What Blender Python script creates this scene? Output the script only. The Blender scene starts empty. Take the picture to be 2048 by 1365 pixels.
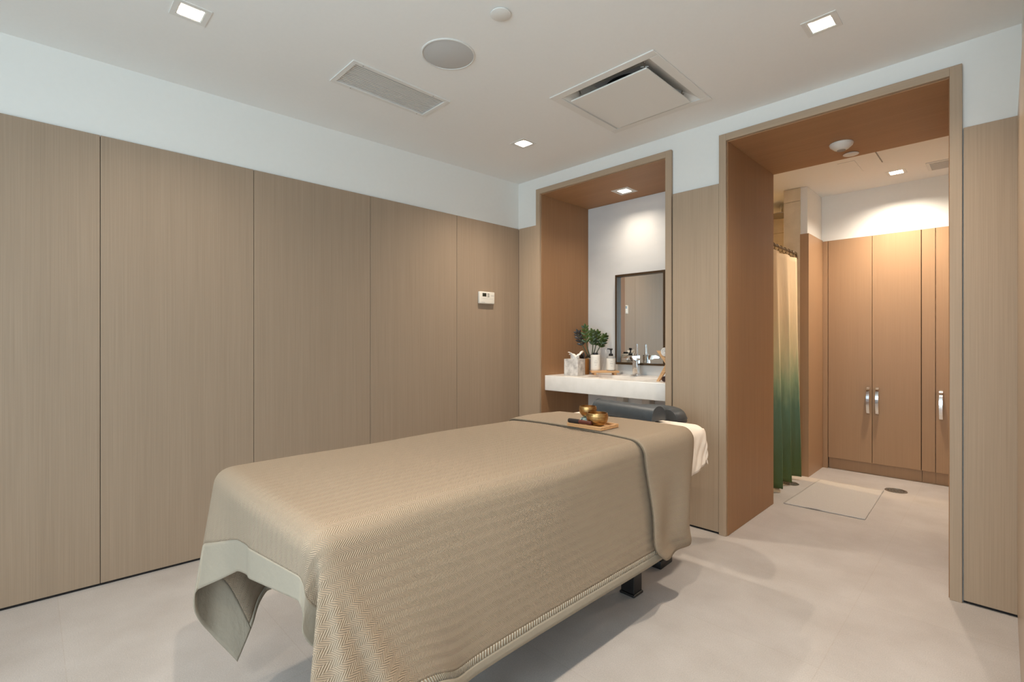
import bpy, bmesh, math, random
from mathutils import Vector, Matrix
random.seed(7)
PI = math.pi
C = bpy.context.scene.collection
S = bpy.context.scene

# ------------------------------------------------------------------ helpers
def srgb(r, g, b):
    f = lambda c: (c/255/12.92) if c/255 <= 0.04045 else ((c/255+0.055)/1.055)**2.4
    return (f(r), f(g), f(b), 1)

def new_mat(name, col, rough=0.5, metal=0.0, spec=0.5):
    m = bpy.data.materials.new(name); m.use_nodes = True
    b = m.node_tree.nodes['Principled BSDF']
    b.inputs['Base Color'].default_value = col
    b.inputs['Roughness'].default_value = rough
    b.inputs['Metallic'].default_value = metal
    b.inputs['Specular IOR Level'].default_value = spec
    return m

def nd(m, t, **kw):
    n = m.node_tree.nodes.new(t)
    for k, v in kw.items(): setattr(n, k, v)
    return n
def lk(m, a, b): m.node_tree.links.new(a, b)
def bsdf(m): return m.node_tree.nodes['Principled BSDF']

def mottle(m, c1, c2, scale=(1, 1, 1), nscale=5, detail=4, bump=0.0, coords='Object', lo=0.35, hi=0.65, dist=0.01):
    """noise driven two-colour mix with optional bump"""
    tc = nd(m, 'ShaderNodeTexCoord'); mp = nd(m, 'ShaderNodeMapping'); nz = nd(m, 'ShaderNodeTexNoise')
    mp.inputs['Scale'].default_value = scale
    nz.inputs['Scale'].default_value = nscale; nz.inputs['Detail'].default_value = detail
    rp = nd(m, 'ShaderNodeValToRGB')
    rp.color_ramp.elements[0].position = lo; rp.color_ramp.elements[0].color = c1
    rp.color_ramp.elements[1].position = hi; rp.color_ramp.elements[1].color = c2
    lk(m, tc.outputs[coords], mp.inputs['Vector']); lk(m, mp.outputs[0], nz.inputs['Vector'])
    lk(m, nz.outputs['Fac'], rp.inputs['Fac']); lk(m, rp.outputs['Color'], bsdf(m).inputs['Base Color'])
    if bump:
        bp = nd(m, 'ShaderNodeBump'); bp.inputs['Strength'].default_value = bump; bp.inputs['Distance'].default_value = dist
        lk(m, nz.outputs['Fac'], bp.inputs['Height']); lk(m, bp.outputs[0], bsdf(m).inputs['Normal'])
    return nz, rp

def wood(name, c1, c2, axis='z', rough=0.55, spec=0.3, fine=1.0):
    """straight quarter-cut veneer: fine streaks stretched along one axis over slow tonal drift"""
    m = new_mat(name, c1, rough, 0, spec)
    s = {'z': (260*fine, 260*fine, 2.2), 'x': (2.2, 260*fine, 260*fine), 'y': (260*fine, 2.2, 260*fine)}[axis]
    tc = nd(m, 'ShaderNodeTexCoord'); mp = nd(m, 'ShaderNodeMapping'); mp.inputs['Scale'].default_value = s
    nz = nd(m, 'ShaderNodeTexNoise'); nz.inputs['Scale'].default_value = 1.0; nz.inputs['Detail'].default_value = 3
    lk(m, tc.outputs['Object'], mp.inputs['Vector']); lk(m, mp.outputs[0], nz.inputs['Vector'])
    mp2 = nd(m, 'ShaderNodeMapping'); mp2.inputs['Scale'].default_value = tuple(0.06*v for v in s)
    nz2 = nd(m, 'ShaderNodeTexNoise'); nz2.inputs['Scale'].default_value = 1.0; nz2.inputs['Detail'].default_value = 2
    lk(m, tc.outputs['Object'], mp2.inputs['Vector']); lk(m, mp2.outputs[0], nz2.inputs['Vector'])
    ad = nd(m, 'ShaderNodeMath', operation='MULTIPLY_ADD'); ad.inputs[1].default_value = 0.75
    m2 = nd(m, 'ShaderNodeMath', operation='MULTIPLY'); m2.inputs[1].default_value = 0.25
    lk(m, nz2.outputs['Fac'], m2.inputs[0]); lk(m, nz.outputs['Fac'], ad.inputs[0]); lk(m, m2.outputs[0], ad.inputs[2])
    rp = nd(m, 'ShaderNodeValToRGB')
    rp.color_ramp.elements[0].position = 0.3; rp.color_ramp.elements[0].color = c1
    rp.color_ramp.elements[1].position = 0.7; rp.color_ramp.elements[1].color = c2
    lk(m, ad.outputs[0], rp.inputs['Fac']); lk(m, rp.outputs[0], bsdf(m).inputs['Base Color'])
    bp = nd(m, 'ShaderNodeBump'); bp.inputs['Strength'].default_value = 0.06; bp.inputs['Distance'].default_value = 0.002
    lk(m, nz.outputs['Fac'], bp.inputs['Height']); lk(m, bp.outputs[0], bsdf(m).inputs['Normal'])
    return m

def obj(name, bm, mat, parent=None, smooth=False, loc=None, angle=40):
    me = bpy.data.meshes.new(name)
    bmesh.ops.recalc_face_normals(bm, faces=bm.faces)
    bm.to_mesh(me); bm.free()
    if smooth:
        me.shade_smooth()
        me.set_sharp_from_angle(angle=math.radians(angle))
    o = bpy.data.objects.new(name, me); C.objects.link(o)
    for x in (mat if isinstance(mat, (list, tuple)) else [mat]): me.materials.append(x)
    if parent: o.parent = parent
    if loc: o.location = loc
    return o

def tag(o, label, cat, group=None):
    o['label'] = label; o['category'] = cat
    if group: o['group'] = group
    return o
def thing(name, label, cat, loc=(0, 0, 0), rz=0, group=None):
    o = bpy.data.objects.new(name, None); C.objects.link(o)
    o.empty_display_size = 0.05
    o.location = loc; o.rotation_euler = (0, 0, rz)
    return tag(o, label, cat, group)
def structure(o, label=None, cat=None):
    o['kind'] = 'structure'
    if label: o['label'] = label
    if cat: o['category'] = cat
    return o

def box(bm, lo, hi, bev=0.0, seg=2):
    r = bmesh.ops.create_cube(bm, size=1.0)
    vs = r['verts']
    for v in vs:
        v.co = Vector([lo[i]+(v.co[i]+0.5)*(hi[i]-lo[i]) for i in range(3)])
    if bev:
        es = list({e for v in vs for e in v.link_edges})
        bmesh.ops.bevel(bm, geom=es, offset=bev, segments=seg, affect='EDGES', profile=0.5)
    return bm
def NB(): return bmesh.new()
def bx(lo, hi, bev=0.0, seg=2): return box(NB(), lo, hi, bev, seg)

def lathe(bm, prof, n=40, cen=(0, 0)):
    rings = []
    for r, z in prof:
        if r < 1e-6: rings.append([bm.verts.new((cen[0], cen[1], z))])
        else: rings.append([bm.verts.new((cen[0]+r*math.cos(2*PI*k/n), cen[1]+r*math.sin(2*PI*k/n), z)) for k in range(n)])
    for a, b in zip(rings[:-1], rings[1:]):
        for k in range(n):
            q = [a[k % len(a)], a[(k+1) % len(a)], b[(k+1) % len(b)], b[k % len(b)]]
            u = []
            for v in q:
                if v not in u: u.append(v)
            if len(u) > 2: bm.faces.new(u)
    return bm

def tube(bm, pts, rad, n=10, cap=True):
    pts = [Vector(p) for p in pts]; rings = []
    up = Vector((0.13, 0.29, 0.95)).normalized()
    for i, p in enumerate(pts):
        d = (pts[min(i+1, len(pts)-1)]-pts[max(i-1, 0)]).normalized()
        a = d.cross(up)
        if a.length < 1e-3: a = d.cross(Vector((1, 0, 0)))
        a.normalize(); b = d.cross(a)
        r = rad[i] if isinstance(rad, (list, tuple)) else rad
        rings.append([bm.verts.new(p+a*r*math.cos(2*PI*k/n)+b*r*math.sin(2*PI*k/n)) for k in range(n)])
    for r0, r1 in zip(rings[:-1], rings[1:]):
        for k in range(n): bm.faces.new((r0[k], r0[(k+1) % n], r1[(k+1) % n], r1[k]))
    if cap:
        bm.faces.new(rings[0][::-1]); bm.faces.new(rings[-1])
    return bm

def extrude_poly(bm, poly, axis, a, b, bev=0.0):
    """polygon of 2-D points swept along an axis ('x','y','z') from a to b"""
    def P(u, v, w): return {'x': (w, u, v), 'y': (u, w, v), 'z': (u, v, w)}[axis]
    A = [bm.verts.new(P(u, v, a)) for u, v in poly]; B = [bm.verts.new(P(u, v, b)) for u, v in poly]
    n = len(poly); fs = [bm.faces.new(A[::-1]), bm.faces.new(B)]
    for k in range(n): fs.append(bm.faces.new((A[k], A[(k+1) % n], B[(k+1) % n], B[k])))
    if bev:
        es = list({e for f in fs[:2] for e in f.edges})
        bmesh.ops.bevel(bm, geom=es, offset=bev, segments=2, affect='EDGES', profile=0.5)
    return bm

def xf(bm, M):
    bmesh.ops.transform(bm, matrix=M, verts=bm.verts); return bm

def holed_sheet(z, xs, ys, holes, vertical=None):
    """flat sheet made of cells with rectangular holes left open. vertical='y': lies in plane y=z, xs are x and ys are z"""
    bm = NB()
    X = sorted(set(list(xs)+[h[i] for h in holes for i in (0, 1)])); Y = sorted(set(list(ys)+[h[i] for h in holes for i in (2, 3)]))
    vd = {}
    def V(x, y):
        k = (round(x, 5), round(y, 5))
        if k not in vd: vd[k] = bm.verts.new((x, z, y) if vertical == 'y' else ((z, x, y) if vertical == 'x' else (x, y, z)))
        return vd[k]
    for i in range(len(X)-1):
        for j in range(len(Y)-1):
            cx, cy = (X[i]+X[i+1])/2, (Y[j]+Y[j+1])/2
            if any(h[0] < cx < h[1] and h[2] < cy < h[3] for h in holes): continue
            bm.faces.new((V(X[i], Y[j]), V(X[i+1], Y[j]), V(X[i+1], Y[j+1]), V(X[i], Y[j+1])))
    return bm

# ------------------------------------------------------------------ materials
W1, W2 = srgb(148, 128, 108), srgb(162, 141, 120)
panel_wood = wood('taupe_oak_veneer', W1, W2, 'z')
B1, B2 = srgb(164, 142, 119), srgb(178, 155, 131)      # back-wall veneer with the extra light there put into the colour
back_wood = wood('lit_oak_veneer', B1, B2, 'z')
back_wood_x = wood('lit_oak_veneer_horizontal', B1, B2, 'x')
L1, L2 = srgb(144, 107, 75), srgb(161, 122, 87)  # same laminate as the frame faces, warm light and shade put into the colour
lining_wood = wood('warm_lit_oak_lining', L1, L2, 'z')
lining_wood_x = wood('brightened_oak_lining_horizontal', srgb(156, 117, 82), srgb(172, 131, 94), 'x')  # soffit copy, colour brightened in place of light reaching it
K1, K2 = srgb(163, 129, 98), srgb(171, 137, 105)
cab_wood = wood('honey_oak_veneer', K1, K2, 'z', rough=0.4)
plaster = new_mat('white_wall_paint', srgb(228, 227, 223), 0.75, 0, 0.25)
mottle(plaster, srgb(227, 225, 220), srgb(228, 226, 221), nscale=40)
ceil_paint = new_mat('white_ceiling_paint', srgb(222, 221, 217), 0.85, 0, 0.2)
mottle(ceil_paint, srgb(232, 231, 228), srgb(233, 232, 229), nscale=60)
dark_gap = new_mat('black_shadow_gap', srgb(28, 22, 20), 0.8)
white_metal = new_mat('white_powder_coat', srgb(222, 220, 215), 0.45)
white_grille = new_mat('white_grille_cloth', srgb(190, 189, 187), 0.8)
black_hole = new_mat('dark_duct', srgb(20, 19, 20), 0.9)
galv = new_mat('galvanised_duct', srgb(196, 197, 202), 0.5, 0.1)
ring_m = new_mat('antique_brass_ring', srgb(112, 92, 66), 0.4, 0.4)
chrome = new_mat('chrome', (0.86, 0.86, 0.87, 1), 0.12, 1.0)
steel = new_mat('brushed_steel', srgb(170, 165, 158), 0.35, 1.0)
black_metal = new_mat('black_powder_coat', srgb(22, 19, 19), 0.42)
black_plastic = new_mat('black_plastic', srgb(24, 22, 22), 0.35)
white_plastic = new_mat('white_plastic', srgb(226, 218, 206), 0.4)
bronze = new_mat('dark_bronze_frame', srgb(76, 57, 36), 0.35, 0.35)
mirror_m = new_mat('mirror_glass', (0.86, 0.88, 0.87, 1), 0.015, 1.0)
vinyl = new_mat('slate_vinyl', srgb(72, 80, 88), 0.42)
mottle(vinyl, srgb(57, 62, 66), srgb(64, 69, 73), nscale=30, bump=0.05, dist=0.002)
brass = new_mat('aged_brass', srgb(190, 150, 96), 0.34, 1.0)
mottle(brass, srgb(168, 128, 82), srgb(208, 172, 116), nscale=35, bump=0.03, dist=0.002)
quartz = new_mat('white_quartz', srgb(246, 241, 234), 0.25)
mottle(quartz, srgb(243, 238, 231), srgb(249, 244, 238), nscale=14)
porcelain = new_mat('white_porcelain', srgb(236, 230, 222), 0.12)
slab = new_mat('white_marble_slab', srgb(222, 220, 217), 0.3)
mottle(slab, srgb(214, 213, 211), srgb(226, 224, 221), scale=(1, 1, 2), nscale=2.2, detail=8, lo=0.3, hi=0.6)
tile_m = new_mat('cream_wall_tile', srgb(214, 198, 172), 0.35)
mottle(tile_m, srgb(208, 192, 166), srgb(220, 205, 180), nscale=9)
tissue_m = new_mat('soft_white_tissue', srgb(242, 238, 232), 0.9)
marble_box = new_mat('grey_marbled_board', srgb(200, 193, 186), 0.5)
mottle(marble_box, srgb(172, 165, 160), srgb(222, 216, 210), nscale=26, detail=8, lo=0.35, hi=0.62)
conc = new_mat('pale_concrete_pot', srgb(190, 186, 180), 0.8)
bamboo = wood('pale_bamboo', srgb(196, 150, 104), srgb(220, 178, 132), 'x', fine=0.7)
rustic = wood('brown_rattan', srgb(120, 76, 34), srgb(176, 122, 62), 'z', fine=0.8)
acacia = wood('honey_acacia', srgb(186, 138, 92), srgb(212, 168, 122), 'x', fine=0.5)
label_m = new_mat('paper_label', srgb(240, 235, 226), 0.6)
ink_m = new_mat('grey_print', srgb(150, 146, 140), 0.7)
leaf_m = new_mat('dark_green_leaf', srgb(38, 66, 34), 0.3)
mottle(leaf_m, srgb(26, 44, 20), srgb(78, 100, 38), nscale=16)
leaf_dark = new_mat('purple_black_leaf', srgb(40, 34, 32), 0.3)
mottle(leaf_dark, srgb(34, 30, 28), srgb(56, 46, 38), nscale=18)
stem_m = new_mat('grey_green_stem', srgb(74, 84, 58), 0.5)
soil_m = new_mat('dark_soil', srgb(44, 34, 26), 0.95)
mallet_dark = new_mat('black_suede_grip', srgb(40, 30, 24), 0.85)
mallet_red = wood('red_rosewood', srgb(70, 34, 26), srgb(104, 52, 40), 'x', rough=0.3)
cushion_m = new_mat('teal_brocade', srgb(120, 150, 150), 0.45)
mottle(cushion_m, srgb(40, 66, 96), srgb(190, 205, 190), nscale=60, detail=3, lo=0.4, hi=0.6)
terry = new_mat('white_terry', srgb(236, 230, 222), 0.95)
mottle(terry, srgb(228, 221, 212), srgb(240, 235, 228), nscale=160, bump=0.4, dist=0.004)
terry_dark = new_mat('brown_terry', srgb(74, 52, 46), 0.95)
dark_screen = new_mat('lcd_screen', srgb(52, 50, 40), 0.2)
button_m = new_mat('grey_buttons', srgb(150, 146, 136), 0.5)
sheet_m = new_mat('ivory_cotton_sheet', srgb(238, 222, 206), 0.9, 0, 0.2)
mottle(sheet_m, srgb(236, 220, 204), srgb(241, 226, 211), nscale=25, bump=0.15, dist=0.006)
table_vinyl = new_mat('cream_table_vinyl', srgb(214, 200, 182), 0.5)

# floor: large pale porcelain tiles, faint joints
floor_m = new_mat('pale_limestone_tile', srgb(200, 188, 177), 0.5, 0, 0.35)
def floor_nodes(m):
    tc = nd(m, 'ShaderNodeTexCoord'); mp = nd(m, 'ShaderNodeMapping')
    mp.inputs['Location'].default_value = (0.445, -0.7, 0)
    lk(m, tc.outputs['Object'], mp.inputs['Vector'])
    br = nd(m, 'ShaderNodeTexBrick'); br.offset = 0.0; br.squash = 1.0
    br.inputs['Scale'].default_value = 1.0; br.inputs['Brick Width'].default_value = 1.22
    br.inputs['Row Height'].default_value = 0.61; br.inputs['Mortar Size'].default_value = 0.0022
    br.inputs['Mortar Smooth'].default_value = 0.4
    br.inputs['Color1'].default_value = (1, 1, 1, 1); br.inputs['Color2'].default_value = (0.955, 0.955, 0.96, 1)
    br.inputs['Mortar'].default_value = (0.93, 0.91, 0.89, 1)
    lk(m, mp.outputs[0], br.inputs['Vector'])
    nz = nd(m, 'ShaderNodeTexNoise'); nz.inputs['Scale'].default_value = 3.2; nz.inputs['Detail'].default_value = 8; nz.inputs['Roughness'].default_value = 0.62
    nf = nd(m, 'ShaderNodeTexNoise'); nf.inputs['Scale'].default_value = 260; nf.inputs['Detail'].default_value = 2
    lk(m, tc.outputs['Object'], nz.inputs['Vector']); lk(m, tc.outputs['Object'], nf.inputs['Vector'])
    r1 = nd(m, 'ShaderNodeValToRGB')
    r1.color_ramp.elements[0].position = 0.35; r1.color_ramp.elements[0].color = srgb(181, 173, 167)
    r1.color_ramp.elements[1].position = 0.65; r1.color_ramp.elements[1].color = srgb(194, 187, 182)
    lk(m, nz.outputs['Fac'], r1.inputs['Fac'])
    r2 = nd(m, 'ShaderNodeValToRGB')
    r2.color_ramp.elements[0].position = 0.3; r2.color_ramp.elements[0].color = (0.86, 0.86, 0.86, 1)
    r2.color_ramp.elements[1].position = 0.7; r2.color_ramp.elements[1].color = (1.06, 1.05, 1.04, 1)
    lk(m, nf.outputs['Fac'], r2.inputs['Fac'])
    x1 = nd(m, 'ShaderNodeMix', data_type='RGBA', blend_type='MULTIPLY'); x1.inputs['Factor'].default_value = 1
    x2 = nd(m, 'ShaderNodeMix', data_type='RGBA', blend_type='MULTIPLY'); x2.inputs['Factor'].default_value = 1
    lk(m, r1.outputs[0], x1.inputs[6]); lk(m, r2.outputs[0], x1.inputs[7])
    lk(m, x1.outputs[2], x2.inputs[6]); lk(m, br.outputs['Color'], x2.inputs[7])
    lk(m, x2.outputs[2], bsdf(m).inputs['Base Color'])
    bp = nd(m, 'ShaderNodeBump'); bp.inputs['Strength'].default_value = 0.12; bp.inputs['Distance'].default_value = 0.002
    lk(m, nf.outputs['Fac'], bp.inputs['Height']); lk(m, bp.outputs[0], bsdf(m).inputs['Normal'])
floor_nodes(floor_m)

# herringbone weave, driven by the cloth's own metre UVs
BLK = srgb(160, 142, 122)
def weave_nodes(m, kind):
    uv = nd(m, 'ShaderNodeUVMap'); sp = nd(m, 'ShaderNodeSeparateXYZ'); lk(m, uv.outputs[0], sp.inputs[0])
    bp = nd(m, 'ShaderNodeBump')
    if kind == 'herringbone':
        pp = nd(m, 'ShaderNodeMath', operation='PINGPONG'); pp.inputs[1].default_value = 0.0155
        lk(m, sp.outputs['X'], pp.inputs[0])
        mu = nd(m, 'ShaderNodeMath', operation='MULTIPLY'); mu.inputs[1].default_value = 1.0
        lk(m, pp.outputs[0], mu.inputs[0])
        ad = nd(m, 'ShaderNodeMath', operation='ADD'); lk(m, sp.outputs['Y'], ad.inputs[0]); lk(m, mu.outputs[0], ad.inputs[1])
        sc = nd(m, 'ShaderNodeMath', operation='MULTIPLY'); sc.inputs[1].default_value = 2*PI/0.0060
        lk(m, ad.outputs[0], sc.inputs[0])
        sn = nd(m, 'ShaderNodeMath', operation='SINE'); lk(m, sc.outputs[0], sn.inputs[0])
        bp.inputs['Strength'].default_value = 0.6; bp.inputs['Distance'].default_value = 0.0017
        lk(m, sn.outputs[0], bp.inputs['Height'])
    elif kind == 'ribs':
        sc = nd(m, 'ShaderNodeMath', operation='MULTIPLY'); sc.inputs[1].default_value = 2*PI/0.0105
        lk(m, sp.outputs['Y'], sc.inputs[0])
        sn = nd(m, 'ShaderNodeMath', operation='SINE'); lk(m, sc.outputs[0], sn.inputs[0])
        bp.inputs['Strength'].default_value = 0.9; bp.inputs['Distance'].default_value = 0.0035
        lk(m, sn.outputs[0], bp.inputs['Height'])
        rp = nd(m, 'ShaderNodeValToRGB')          # cream thread over the darker cloth showing between the stitches
        rp.color_ramp.elements[0].position = 0.15; rp.color_ramp.elements[0].color = srgb(158, 138, 116)
        rp.color_ramp.elements[1].position = 0.55; rp.color_ramp.elements[1].color = srgb(200, 190, 172)
        mr = nd(m, 'ShaderNodeMapRange'); mr.inputs['From Min'].default_value = -1
        lk(m, sn.outputs[0], mr.inputs['Value']); lk(m, mr.outputs[0], rp.inputs['Fac']); lk(m, rp.outputs[0], bsdf(m).inputs['Base Color'])
    else:
        nz = nd(m, 'ShaderNodeTexNoise'); nz.inputs['Scale'].default_value = 38; nz.inputs['Detail'].default_value = 7
        lk(m, uv.outputs[0], nz.inputs['Vector'])
        bp.inputs['Strength'].default_value = 0.35; bp.inputs['Distance'].default_value = 0.006
        lk(m, nz.outputs['Fac'], bp.inputs['Height'])
    lk(m, bp.outputs[0], bsdf(m).inputs['Normal'])
blanket_m = new_mat('beige_herringbone_cotton', BLK, 0.95, 0, 0.15); weave_nodes(blanket_m, 'herringbone')
border_m = new_mat('beige_plain_cotton', srgb(154, 143, 127), 0.95, 0, 0.15); weave_nodes(border_m, 'plain')
ribs_m = new_mat('cream_overlock_stitch', srgb(226, 218, 200), 0.9, 0, 0.15); weave_nodes(ribs_m, 'ribs')
piping_m = new_mat('dark_edge_stitch', srgb(112, 98, 80), 0.9)

def emit_mat(name, col, strength):
    m = bpy.data.materials.new(name); m.use_nodes = True
    b = bsdf(m); b.inputs['Base Color'].default_value = (1, 1, 1, 1)
    b.inputs['Emission Color'].default_value = col; b.inputs['Emission Strength'].default_value = strength
    return m
WARM = (1.0, 0.88, 0.73)
lens_m = emit_mat('warm_lamp_lens', (1.0, 0.80, 0.55, 1), 5.0)
glass_m = bpy.data.materials.new('clear_window_glass'); glass_m.use_nodes = True
_n = glass_m.node_tree.nodes; _o = _n['Material Output']
_t = _n.new('ShaderNodeBsdfTransparent'); _g = _n.new('ShaderNodeBsdfGlossy'); _g.inputs['Roughness'].default_value = 0.02
_x = _n.new('ShaderNodeMixShader'); _x.inputs[0].default_value = 0.06
glass_m.node_tree.links.new(_t.outputs[0], _x.inputs[1]); glass_m.node_tree.links.new(_g.outputs[0], _x.inputs[2])
glass_m.node_tree.links.new(_x.outputs[0], _o.inputs['Surface'])
bottle_glass = new_mat('clear_bottle_plastic', (0.9, 0.88, 0.84, 1), 0.1)
bsdf(bottle_glass).inputs['Transmission Weight'].default_value = 0.6

# ------------------------------------------------------------------ room dimensions (metres, camera above the origin)
CEIL = 2.405; YB = 2.851; YF = -1.6
def left_x(y): return -2.917+0.0475*y          # left wall runs very slightly out of square
PANEL_TOP = 2.031

structure(obj('floor', bx((-3.6, YF-0.1, -0.06), (1.3, 5.6, 0.0)), floor_m), 'pale limestone tiled floor with faint joints', 'floor')

# ceiling of the treatment room, open where the fittings are recessed
DL = [(-2.236, 0.450), (-0.519, 2.281), (-2.197, 2.284), (-0.519, 0.450), (-0.519, -1.05)]
dh = 0.0435
holes = [(x-dh, x+dh, y-dh, y+dh) for x, y in DL]
VENT = (-2.312, -2.108, 1.075, 1.580); DIFF = (-1.640, -1.130, 1.995, 2.520)
holes += [VENT, DIFF]
bm = holed_sheet(CEIL, (-3.2, 1.2), (YF, YB+0.02), holes)
box(bm, (-3.6, YF-0.1, 2.66), (1.3, 5.6, 2.72))  # unseen roof slab over the ceiling void, added to block outside light
structure(obj('ceiling', bm, ceil_paint), 'white painted ceiling of the treatment room', 'ceiling')

# left wall, white above and five veneered panels below
bm = NB()
def skew_box(bm, y0, y1, z0, z1f, t0, t1, bev=0.0):
    """box standing on the left wall from y0 to y1; z1f(y) top; t0..t1 distance out of the wall plane"""
    vs = []
    for y in (y0, y1):
        for t in (t0, t1):
            for z in (z0, z1f(y)):
                vs.append(bm.verts.new((left_x(y)+t, y, z)))
    f = [(0, 1, 3, 2), (4, 6, 7, 5), (0, 4, 5, 1), (2, 3, 7, 6), (1, 5, 7, 3), (0, 2, 6, 4)]
    fs = [bm.faces.new([vs[i] for i in q]) for q in f]
    if bev: bmesh.ops.bevel(bm, geom=list({e for q in fs for e in q.edges}), offset=bev, segments=1, affect='EDGES')
    return bm
skew_box(bm, YF, YB+0.3, 0, lambda y: 2.66, -0.16, -0.016)
wl = structure(obj('wall_left', bm, plaster), 'long left wall, white above with wood panels below', 'wall')
def ptop(y): return 2.063-0.0112*y
bm = NB(); skew_box(bm, YF, YB, 0, lambda y: ptop(y)-0.004, -0.016, -0.008); obj('panel_backing', bm, dark_gap, wl)
seams = [YF, -0.62, 0.233, 0.872, 1.548, 2.222, YB-0.012]
for a, b in zip(seams[:-1], seams[1:]):
    bm = NB(); skew_box(bm, a+0.0011, b-0.0011, 0.012, ptop, -0.008, 0.0, 0.0008)
    obj('wood_panel', bm, panel_wood, wl)

# back wall: solid piece of wall with the niche and the passage cut out
NX0, NX1, NZ = -2.543, -1.495, 2.265          # niche clear opening
OX0, OX1, OZ = -1.113, -0.168, 2.263          # passage clear opening
FR = 0.044                                    # thickness of the timber surrounds
bm = NB()
for lo, hi in [((-3.1, YB, 0), (NX0-FR, 3.63, 2.66)), ((NX0-FR, YB, NZ+FR), (NX1+FR, 3.10, 2.66)), ((NX0-FR, 3.35, NZ+FR), (NX1+FR, 3.63, 2.66)), ((NX0-FR, 3.10, 2.40), (NX1+FR, 3.35, 2.66)),
               ((NX1+FR, YB, 0), (OX0-FR, 3.63, 2.66)), ((OX0-FR, YB, OZ+FR), (OX1+FR, 3.63, 2.66)),
               ((OX1+FR, YB, 0), (1.2, 3.63, 2.66)), ((NX0-FR, 3.475, 0), (NX1+FR, 3.63, NZ+FR))]:
    box(bm, lo, hi)
wb = structure(obj('wall_back', bm, plaster), 'back wall with the sink niche and the passage, white above wood panels', 'wall')
for a, b in [(left_x(YB)+0.002, NX0-FR-0.001), (NX1+FR+0.006, OX0-FR-0.001), (OX1+FR+0.003, 0.042)]:
    obj('panel_backing', bx((a, YB-0.006, 0), (b, YB, PANEL_TOP-0.004)), dark_gap, wb)
    obj('wood_panel', bx((a+0.001, YB-0.016, 0.012), (b-0.001, YB-0.006, PANEL_TOP), 0.001, 1), back_wood, wb)

# timber surround of the passage (trim_1) and of the niche (trim_2)
YFR = 2.829
def surround(name, x0, x1, z, y1, label, z0=0.0, hole=None):
    root = structure(thing(name, label, 'door surround', ((x0+x1)/2, YFR, 0)))
    cx = (x0+x1)/2
    L = lambda lo, hi: bx((lo[0]-cx, lo[1]-YFR, lo[2]), (hi[0]-cx, hi[1]-YFR, hi[2]), 0.0012, 1)
    obj('jamb', L((x0-FR, YFR, z0), (x0-0.004, YFR+0.02, z+FR)), back_wood, root)
    obj('jamb', L((x1+0.004, YFR, z0), (x1+FR, YFR+0.02, z+FR)), back_wood, root)
    obj('head', L((x0-0.004, YFR, z+0.004), (x1+0.004, YFR+0.02, z+FR)), back_wood_x, root)
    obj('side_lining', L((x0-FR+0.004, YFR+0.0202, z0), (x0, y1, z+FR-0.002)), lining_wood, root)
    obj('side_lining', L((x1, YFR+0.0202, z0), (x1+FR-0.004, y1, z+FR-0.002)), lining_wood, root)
    if hole:
        hx, hy, hr = hole; bm = NB(); ya, zt = YFR+0.0202, z+FR-0.004
        for lo, hi in [((x0, ya), (x1, hy-hr)), ((x0, hy+hr), (x1, y1)), ((x0, hy-hr), (hx-hr, hy+hr)), ((hx+hr, hy-hr), (x1, hy+hr))]:
            box(bm, (lo[0]-cx, lo[1]-YFR, z), (hi[0]-cx, hi[1]-YFR, zt))
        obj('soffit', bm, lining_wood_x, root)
    else:
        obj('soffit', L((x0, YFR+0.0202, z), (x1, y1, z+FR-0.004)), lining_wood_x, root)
    return root
surround('trim_1', OX0, OX1, OZ, 3.636, 'oak surround lining the tall passage to the changing room')
surround('trim_2', NX0, NX1, NZ, 3.475, 'oak surround framing the sink niche', hole=(-2.035, 3.225, 0.043))
structure(obj('wall_niche', bx((NX0+0.001, 3.455, 0.0), (NX1-0.001, 3.474, NZ-0.001)), slab), 'white marble slab at the back of the sink niche', 'wall')

# right wall: short panelled pier near the passage, then a deeper recess
bm = NB(); box(bm, (0.052, 1.93, 0), (0.3, YB, 2.66)); box(bm, (0.3, 1.93, 0), (1.3, 2.08, 2.66))
box(bm, (1.15, YF, 0), (1.3, 1.93, 2.66))
wr = structure(obj('wall_right', bm, plaster), 'right wall pier beside the passage', 'wall')
pier_wood = wood('lit_oak_veneer_satin', B1, B2, 'z', rough=0.3, spec=0.5)  # satin copy, carries the same lightened back-wall tones
obj('wood_panel', bx((0.040, 1.918, 0.012), (0.052, YB-0.018, PANEL_TOP), 0.001, 1), pier_wood, wr)
obj('wood_panel', bx((0.053, 1.918, 0.012), (1.149, 1.930, PANEL_TOP), 0.001, 1), pier_wood, wr)

# front wall behind the camera with a wide window
WX0, WX1, WZ0, WZ1 = -1.75, 1.10, 0.30, 2.34
bm = NB()
for lo, hi in [((-3.3, YF-0.15, 0), (WX0, YF, 2.66)), ((WX1, YF-0.15, 0), (1.3, YF, 2.66)),
               ((WX0, YF-0.15, 0), (WX1, YF, WZ0)), ((WX0, YF-0.15, WZ1), (WX1, YF, 2.66))]:
    box(bm, lo, hi)
structure(obj('wall_front', bm, plaster), 'wall with the wide window behind the viewer', 'wall')
wn = structure(thing('window_1', 'wide window with white frame behind the viewer', 'window', ((WX0+WX1)/2, YF-0.08, WZ0)))
hw, hh = (WX1-WX0)/2, WZ1-WZ0
bm = NB()
for lo, hi in [((-hw, -0.03, 0), (hw, 0.03, 0.05)), ((-hw, -0.03, hh-0.05), (hw, 0.03, hh)), ((-hw, -0.03, 0.05), (-hw+0.05, 0.03, hh-0.05)),
               ((hw-0.05, -0.03, 0.05), (hw, 0.03, hh-0.05)), ((-hw/3-0.025, -0.03, 0.05), (-hw/3+0.025, 0.03, hh-0.05)), ((hw/3-0.025, -0.03, 0.05), (hw/3+0.025, 0.03, hh-0.05))]:
    box(bm, lo, hi, 0.004, 1)
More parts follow.
